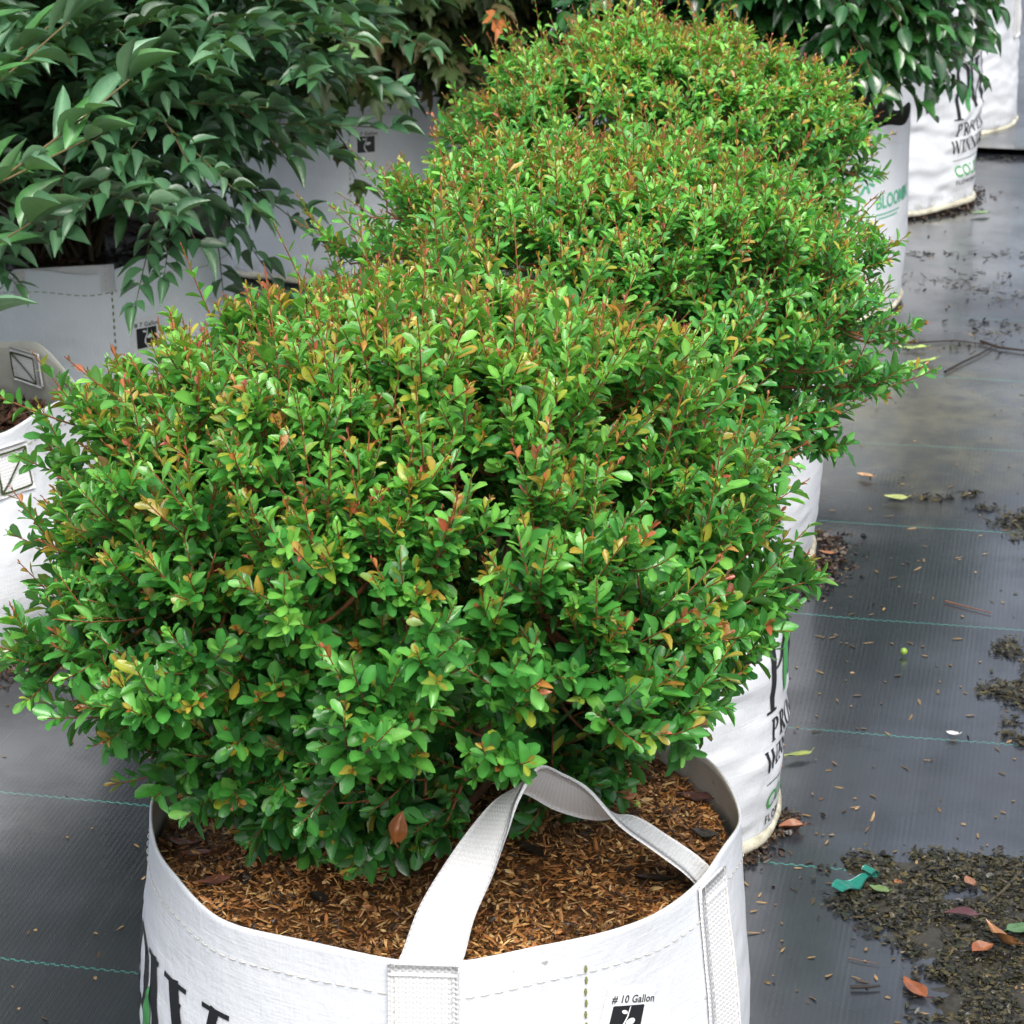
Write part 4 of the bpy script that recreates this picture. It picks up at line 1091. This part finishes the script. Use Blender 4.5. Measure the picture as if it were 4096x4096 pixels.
def heap(cells, n, seed, name, label, size=(.003, .017), wide=(.002, .008), pal=MUD, height=.005, hole=None, bed=True):
    """wet leaf crumbs gathered where the photo shows them; cells = (px, py, spread_x, spread_y, weight)"""
    g = np.random.default_rng(seed); cells = np.array(cells, float); w = cells[:, 4] / cells[:, 4].sum()
    c = cells[g.choice(len(cells), n, p=w)]
    a = g.normal(size=(n, 2)); a = a / np.maximum(np.linalg.norm(a, axis=1, keepdims=True), 1e-6) * np.sqrt(g.random((n, 1))) * (1 + .25 * g.normal(size=(n, 1)))
    px, py = c[:, 0] + a[:, 0] * c[:, 2], c[:, 1] + a[:, 1] * c[:, 3]
    xy = np.array([gp(p, q) for p, q in zip(px, py)]); x, y = xy.T
    nz = vnoise(x * 26, y * 26, 0, seed) + .5 * vnoise(x * 60, y * 60, 0, seed + 1)
    k = (nz > -.45) & ~in_bag(x, y, .004); x, y, nz = x[k], y[k], nz[k]; m = len(x)
    lay = g.random(m) * height * (.4 + .6 * np.clip(nz + .4, 0, 1))
    parts = [bits(g, x, y, g.uniform(*size, m) * g.uniform(.5, 1, m) ** 1.3, g.uniform(*wide, m) * g.uniform(.5, 1, m), pal, lay, .2)]
    if bed:
        cc = np.array([gp(p, q) for p, q in cells[:, :2]]); ex = np.array([gp(p + a, q) for p, q, a in cells[:, :3]]); ey = np.array([gp(p, q - b_) for p, q, b_ in cells[:, [0, 1, 3]]])
        sx, sy = np.abs(ex[:, 0] - cc[:, 0]), np.abs(ey[:, 1] - cc[:, 1])
        X, Y = np.meshgrid(np.linspace(cc[:, 0].min() - .06, cc[:, 0].max() + .08, 200), np.linspace(cc[:, 1].min() - .06, cc[:, 1].max() + .08, 200))
        D_ = sum(np.exp(-1.1 * (((X - a) / p) ** 2 + ((Y - b_) / q) ** 2)) for (a, b_), p, q in zip(cc, sx, sy))
        hN = vnoise(X * 26, Y * 26, 0, seed) * .5 + .5 * vnoise(X * 80, Y * 80, 0, seed + 2) + .25 * vnoise(X * 200, Y * 200, 0, seed + 3)
        Z = ground_h(X, Y) + .0045 * np.clip(D_ - .75 + .55 * hN, -1, .9) * 1.0
        i = np.arange(40000).reshape(200, 200); Vb = np.stack([X, Y, Z], -1).reshape(-1, 3)
        Fb = np.stack([i[:-1, :-1], i[:-1, 1:], i[1:, 1:], i[1:, :-1]], -1).reshape(-1, 4)
        up_ = (Vb[Fb, 2] - ground_h(Vb[Fb, 0], Vb[Fb, 1])).max(1) > -.0002; Fb = Fb[up_]
        cb = np.array([.040, .036, .026]) * (1 + .35 * hN.reshape(-1, 1))
        parts.append((Vb, np.concatenate([Fb[:, :3], Fb[:, [0, 2, 3]]]), cb))
    V, F, C = join(parts)
    return props(mesh(name, V, F, M_debris, None, C, False), label, 'debris', kind='stuff')

heap([(1640, 1648, 90, 30, 1.6), (1760, 1640, 110, 26, 1.6), (1880, 1650, 90, 32, 1.4), (1960, 1700, 80, 60, 1.5), (1690, 1700, 110, 35, 2.2), (1760, 1745, 110, 40, 2.4), (1900, 1770, 110, 60, 2.6),
      (1830, 1840, 90, 60, 2.2), (1960, 1850, 80, 90, 2.4), (1810, 1910, 80, 50, 1.8), (1900, 1950, 110, 60, 2.2), (1740, 1780, 40, 25, .6)],
     15000, 5, 'leaf_debris', 'dark wet heap of rotting leaf crumbs at the lower right')
heap([(1900, 1225, 30, 18, 1), (1885, 1260, 20, 10, .5), (1880, 1300, 40, 16, 1), (1925, 1310, 40, 26, 1.6), (1950, 1280, 40, 60, 2), (1905, 1375, 24, 16, .6), (1930, 1400, 18, 10, .4)],
     1300, 6, 'leaf_debris', 'smaller dark clumps of wet leaf crumbs on the cloth at the right edge')
heap([(1910, 985, 40, 16, 1), (1940, 1000, 40, 30, 1), (1860, 960, 30, 6, .3), (1830, 935, 20, 6, .3), (1760, 940, 50, 6, .5), (1720, 655, 90, 10, .5), (1880, 620, 60, 16, .8), (1800, 530, 120, 22, .8),
      (1850, 480, 100, 8, 1.0), (1760, 480, 60, 5, .5), (1850, 640, 70, 30, .7), (1900, 300, 60, 5, .6), (1870, 560, 90, 20, .5)],
     950, 7, 'leaf_debris', 'thin scatter of dark twigs and leaf bits on the far cloth', (.008, .03), (.002, .006), height=.004, bed=False)
SOILP = [tuple(v * .6 for v in c_) for c_ in DARK] + [(.10, .065, .03)]
def skirt(b, n, a0, a1, seed, label, spread=.035):
    g = np.random.default_rng(seed); a = g.uniform(a0, a1, n); rr = RB + .006 + np.abs(g.normal(size=n)) * spread
    x, y = b[0] + np.sin(a) * rr, b[1] - np.cos(a) * rr
    V, F, C = bits(g, x, y, g.uniform(.004, .013, n), g.uniform(.002, .006, n), SOILP, g.random(n) * .006 * np.clip(1.6 - (rr - RB) * 30, 0, 1), .4)
    props(mesh('soil_spill', V, F, M_debris, None, C, False), label, 'soil', kind='stuff')
skirt(B2, 450, R(20), R(80), 1, 'soil and bark crumbs spilled at the foot of the second bush bag', .014)
skirt(B3, 800, R(20), R(100), 2, 'dark soil ridge spilled round the foot of the third bush bag', .022)
skirt(B5, 300, R(10), R(95), 3, 'dark crumbs and dead leaves at the foot of the badly wrinkled bag', .02)
skirt(BE, 1200, R(10), R(100), 4, 'mossy soil crumbs at the foot of the bag without a plant', .03)
skirt(B6, 250, R(10), R(95), 5, 'crumbs at the foot of the bag farthest back', .012)

# single leaves lying about
def big_leaf(name, x, y, z, ang, L, W, c, label, fold=.25, curl=.3, tilt=0.0, tpl=None, roll=0.0, cat='leaf', group='fallen leaves', twist=0.0):
    ys = np.linspace(0, 1, 13); xs = np.linspace(-1, 1, 7)
    w = W / 2 * np.sin(np.pi * ys ** .8) ** .9
    U, Yy = np.meshgrid(xs, ys); X = U * w[:, None]; Z = curl * L * (Yy - .45) ** 2 + fold * np.abs(X) + .03 * L * vnoise(U * 2, Yy * 5, 0, int(x * 1000) % 97)
    t = twist * (Yy - .5); X, Z = X * np.cos(t) - Z * np.sin(t), X * np.sin(t) + Z * np.cos(t)
    Z = Z - Z.min()
    V = np.stack([X, (Yy - .5) * L, Z], -1).reshape(-1, 3)
    i = np.arange(13 * 7).reshape(13, 7); F = np.stack([i[:-1, :-1], i[:-1, 1:], i[1:, 1:], i[1:, :-1]], -1).reshape(-1, 4)
    V2 = V + [0, 0, .0007]; F2 = F + 91
    st = np.array([[[0, -.5 * L, 0], [.002, -.56 * L, .001], [0.003, -.64 * L, .002]]]); st[..., 2] += V[3, 2]
    sv, sf = tubes(st, np.full((1, 3), .0008), 4)
    Vv = np.vstack([V2, V, sv]); Ff = [np.vstack([F, F2[:, ::-1]]), sf + 182]
    cc = np.array(c)[None] * (1 + .35 * (np.abs(np.tile(xs, 13)) < .1)[:, None] - .0) * (1 + .25 * vnoise(V[:, 0] * 90, V[:, 1] * 90, 0, 4)[:, None])
    C = np.vstack([cc, cc * .9, np.tile(np.array(c) * .6, (len(sv), 1))])
    o = mesh(name, Vv, Ff, M_dry, None, C); o.location = (x, y, z); o.rotation_euler = (tilt, roll, ang)
    return props(o, label, cat, group)

def gl(px, py, *a, z=None, **k):
    x, y = gp(px, py); return big_leaf('fallen_leaf', x, y, (float(ground_h(x, y)) + .0035) if z is None else z, *a, **k)
gl(1725, 1872, R(25), .040, .019, (.24, .075, .025), 'orange brown pointed leaf lying alone left of the debris heap at the bottom', fold=.15, curl=.15)
gl(1885, 1795, R(30), .046, .020, (.24, .11, .04), 'curled tan brown leaf standing up on the debris heap', fold=.5, curl=.9, roll=.5, z=.012, twist=1.2)
gl(1853, 1812, R(-60), .026, .020, (.25, .085, .03), 'crumpled orange leaf tucked against the curled tan leaf', fold=.7, curl=.6, z=.010)
gl(1812, 1748, R(80), .034, .018, (.085, .03, .035), 'dark maroon leaf lying on the debris heap', fold=.2, curl=-.2, z=.013)
gl(1925, 1772, R(-70), .034, .020, (.08, .17, .07), 'pale green leaf on the debris heap at the right edge', fold=.15, curl=.2, z=.012)
gl(1693, 1672, R(15), .012, .008, (.35, .14, .05), 'small orange leaf on the wet gap in the debris heap', z=.004)
gl(1828, 1680, R(15), .020, .012, (.30, .14, .08), 'pinkish brown leaf at the edge of the puddle in the heap', z=.010)
gl(1658, 1685, R(60), .022, .014, (.14, .22, .08), 'green brown leaf scrap at the lower edge of the heap', z=.004)
gl(1493, 1570, R(100), .028, .018, (.28, .10, .04), 'crumpled brown leaf beside the second bush bag', fold=.8, curl=.5, z=.004)
gl(1505, 1432, R(110), .035, .012, (.30, .36, .10), 'pale yellow green leaf half under the second bush bag', fold=.3)
gl(1690, 944, R(80), .034, .022, (.40, .46, .16), 'broad pale green leaf on the silty patch of cloth', fold=.15)
gl(1632, 903, R(60), .026, .014, (.55, .34, .18), 'pale tan leaf scrap below the second bush', fold=.4)
gl(1722, 663, R(95), .050, .017, (.38, .50, .16), 'fresh green leaf, uppermost of three on the wet cloth', fold=.2)
gl(1738, 690, R(115), .058, .013, (.34, .48, .12), 'narrow fresh green leaf, middle of three on the wet cloth', fold=.3, twist=.8)
gl(1716, 700, R(85), .048, .011, (.45, .56, .30), 'palest narrow leaf, lowest of three on the wet cloth', fold=.2)
gl(1560, 1052, R(70), .022, .012, (.34, .15, .07), 'brown leaf on the soil ridge of the third bush bag', z=.006)
gl(1555, 378, R(40), .03, .02, (.30, .36, .2), 'green scrap hidden behind bushes') if False else None
gl(1848, 405, R(100), .040, .022, (.20, .30, .16), 'green leaf at the foot of the badly wrinkled bag', fold=.3)
x, y = gp(1705, 1236)
# leaves on the mulch of the front bag
def ml(px, py, zz, *a, **k):
    f = 5300.0; cp, sp = math.cos(PITCH), math.sin(PITCH); u, v = (px - 966) / f, (966 - py) / f
    d = np.array([u, cp + v * sp, -sp + v * cp]); t = (zz - CAM_H) / d[2]
    x, y = d[0] * t, d[1] * t
    return big_leaf('fallen_leaf', x, y, float(zf1(np.array(x), np.array(y))) + .005, *a, group='dead leaves on the mulch', **k)
ml(462, 1582, .315, R(85), .030, .011, (.42, .26, .04), 'yellow ochre leaf on the mulch by the left wall of the front bag', fold=.2)
ml(368, 1605, .315, R(95), .026, .012, (.20, .07, .04), 'reddish brown leaf lying nearest the left rim of the front bag', fold=.15)
ml(340, 1585, .315, R(70), .024, .011, (.16, .055, .03), 'dark red brown leaf against the left rim of the front bag', fold=.15)
ml(405, 1665, .315, R(110), .028, .013, (.24, .09, .06), 'pinkish brown leaf on the mulch at the left front rim', fold=.2)
ml(640, 1640, .32, R(60), .024, .013, (.18, .06, .03), 'small red brown leaf in the middle of the front mulch', fold=.2)
ml(1310, 1500, .315, R(75), .034, .017, (.13, .06, .05), 'dark curled leaf on the mulch at the right rear of the front bag', fold=.35, curl=.4)
ml(1328, 1572, .315, R(60), .022, .014, (.05, .045, .04), 'black leaf scrap on the mulch by the right rim', fold=.2)
ml(1000, 1620, .32, R(40), .036, .012, (.03, .022, .016), 'long black bark chip on the mulch under the handle', fold=.6, curl=.2, cat='bark')
ml(1235, 1655, .315, R(85), .032, .010, (.035, .022, .015), 'black bark sliver on the mulch at the right front', fold=.6, cat='bark')
ml(460, 1655, .32, R(5), .020, .009, (.02, .018, .016), 'black bark bit on the mulch at the left', fold=.5, cat='bark')
ml(600, 1700, .315, R(35), .022, .012, (.025, .02, .016), 'black bark bit on the mulch at the near left', fold=.5, cat='bark')

# dead orange leaves caught in the front bush
for px_, py_, Yd, a, L_, W_2, lab in ((745, 1566, 1.955, R(10), .028, .016, 'orange lobed dead leaf hanging at the foot of the front bush'), (612, 1532, 1.95, R(-40), .020, .012, 'small orange dead leaf hung in the skirt of the front bush')):
    p = ray_pt(px_, py_, Yd)
    big_leaf('dead_leaf', p[0], p[1], p[2], a, L_, W_2, (.28, .10, .03), lab, fold=.7, curl=.8, tilt=R(38), roll=.5, group='dead leaves caught in the bush')

# green ribbon scrap with a curl at one end
def ribbon_scrap():
    x0, y0 = gp(1578, 1692); x1, y1 = gp(1640, 1668)
    a = np.array([x0, y0, .007]); b = np.array([x1, y1, .008]); d = unit(b - a); n = np.array([-d[1], d[0], 0]); ln = np.linalg.norm(b - a)
    pts, wd = [], []
    for t in np.linspace(0, 1, 8): pts.append(a + d * ln * t + [0, 0, .003 * math.sin(t * 9) + .002]); wd.append(.012 + .006 * math.sin(t * 5))
    for th in np.linspace(0, R(250), 10)[1:]: pts.append(b + d * .0045 * math.sin(th) + np.array([0, 0, .002 + .0045 * (1 - math.cos(th))])); wd.append(.012)
    pts = np.array(pts); wd = np.array(wd)[:, None]
    o = ribbon_from(pts + n * wd * .7, pts - n * wd * .7, .0006, flat_mat('green_ribbon', (.006, .17, .125), .35, coat=.4), 'ribbon_scrap', None, sub=3)
    props(o, 'torn teal green plastic ribbon scrap curled beside the debris heap', 'ribbon')
ribbon_scrap()

# twigs lying on the cloth
def twig(pts, r, c, label):
    P = []
    for px_, py_ in pts:
        a, b = gp(px_, py_); P.append((a, b, float(ground_h(a, b)) + r + .0015))
    P = np.array(P); V, F = tubes(P[None], np.linspace(r, r * .5, len(P))[None], 6)
    props(mesh('fallen_twig', V, F, M_bark, None, np.tile(c, (len(V), 1))), label, 'twig', 'twigs lying on the cloth')
twig([(1782, 708), (1815, 690), (1852, 672), (1880, 655)], .0022, (.03, .022, .016), 'dark thin twig slanting on the wet cloth at right')
twig([(1850, 650), (1885, 662), (1932, 668), (1980, 670)], .0026, (.035, .025, .02), 'dark twig running off the right edge of the photo')
twig([(1660, 640), (1720, 652), (1800, 648), (1860, 655)], .0018, (.04, .028, .02), 'long low twig just above the three green leaves')
twig([(1783, 1138), (1820, 1148), (1870, 1160)], .0011, (.22, .09, .05), 'thin reddish stalk on the middle of the cloth')
twig([(1925, 1655), (1890, 1690), (1850, 1720)], .0024, (.07, .06, .035), 'brown twig lying across the debris heap')
twig([(1600, 1870 - 60), (1630, 1817), (1660, 1822)], .0007, (.16, .09, .06), 'hair thin straw left of the debris heap')
twig([(1605, 1868), (1640, 1868), (1660, 1866)], .0022, (.025, .022, .02), 'short black twig left of the lower debris heap')

# one green berry and a white scrap
bx_, by_ = gp(1705, 1237)
t = np.linspace(0, np.pi, 9); pr_ = np.stack([bx_ + 0 * t, by_ + 0 * t, .006 - .0045 * np.cos(t)], -1)
V, F = tubes(pr_[None], np.maximum(.0045 * np.sin(t), .0002)[None], 12)
props(mesh('berry', V, F, M_dry, None, np.tile([.25, .42, .04], (len(V), 1))), 'single small green berry on the cloth', 'berry')
sx_, sy_ = gp(1797, 1392)
big_leaf('paper_scrap', sx_, sy_, .003, R(70), .016, .010, (.7, .7, .7), 'tiny white torn scrap on the cloth below a teal line', fold=.6, curl=.8, cat='scrap', group=None)
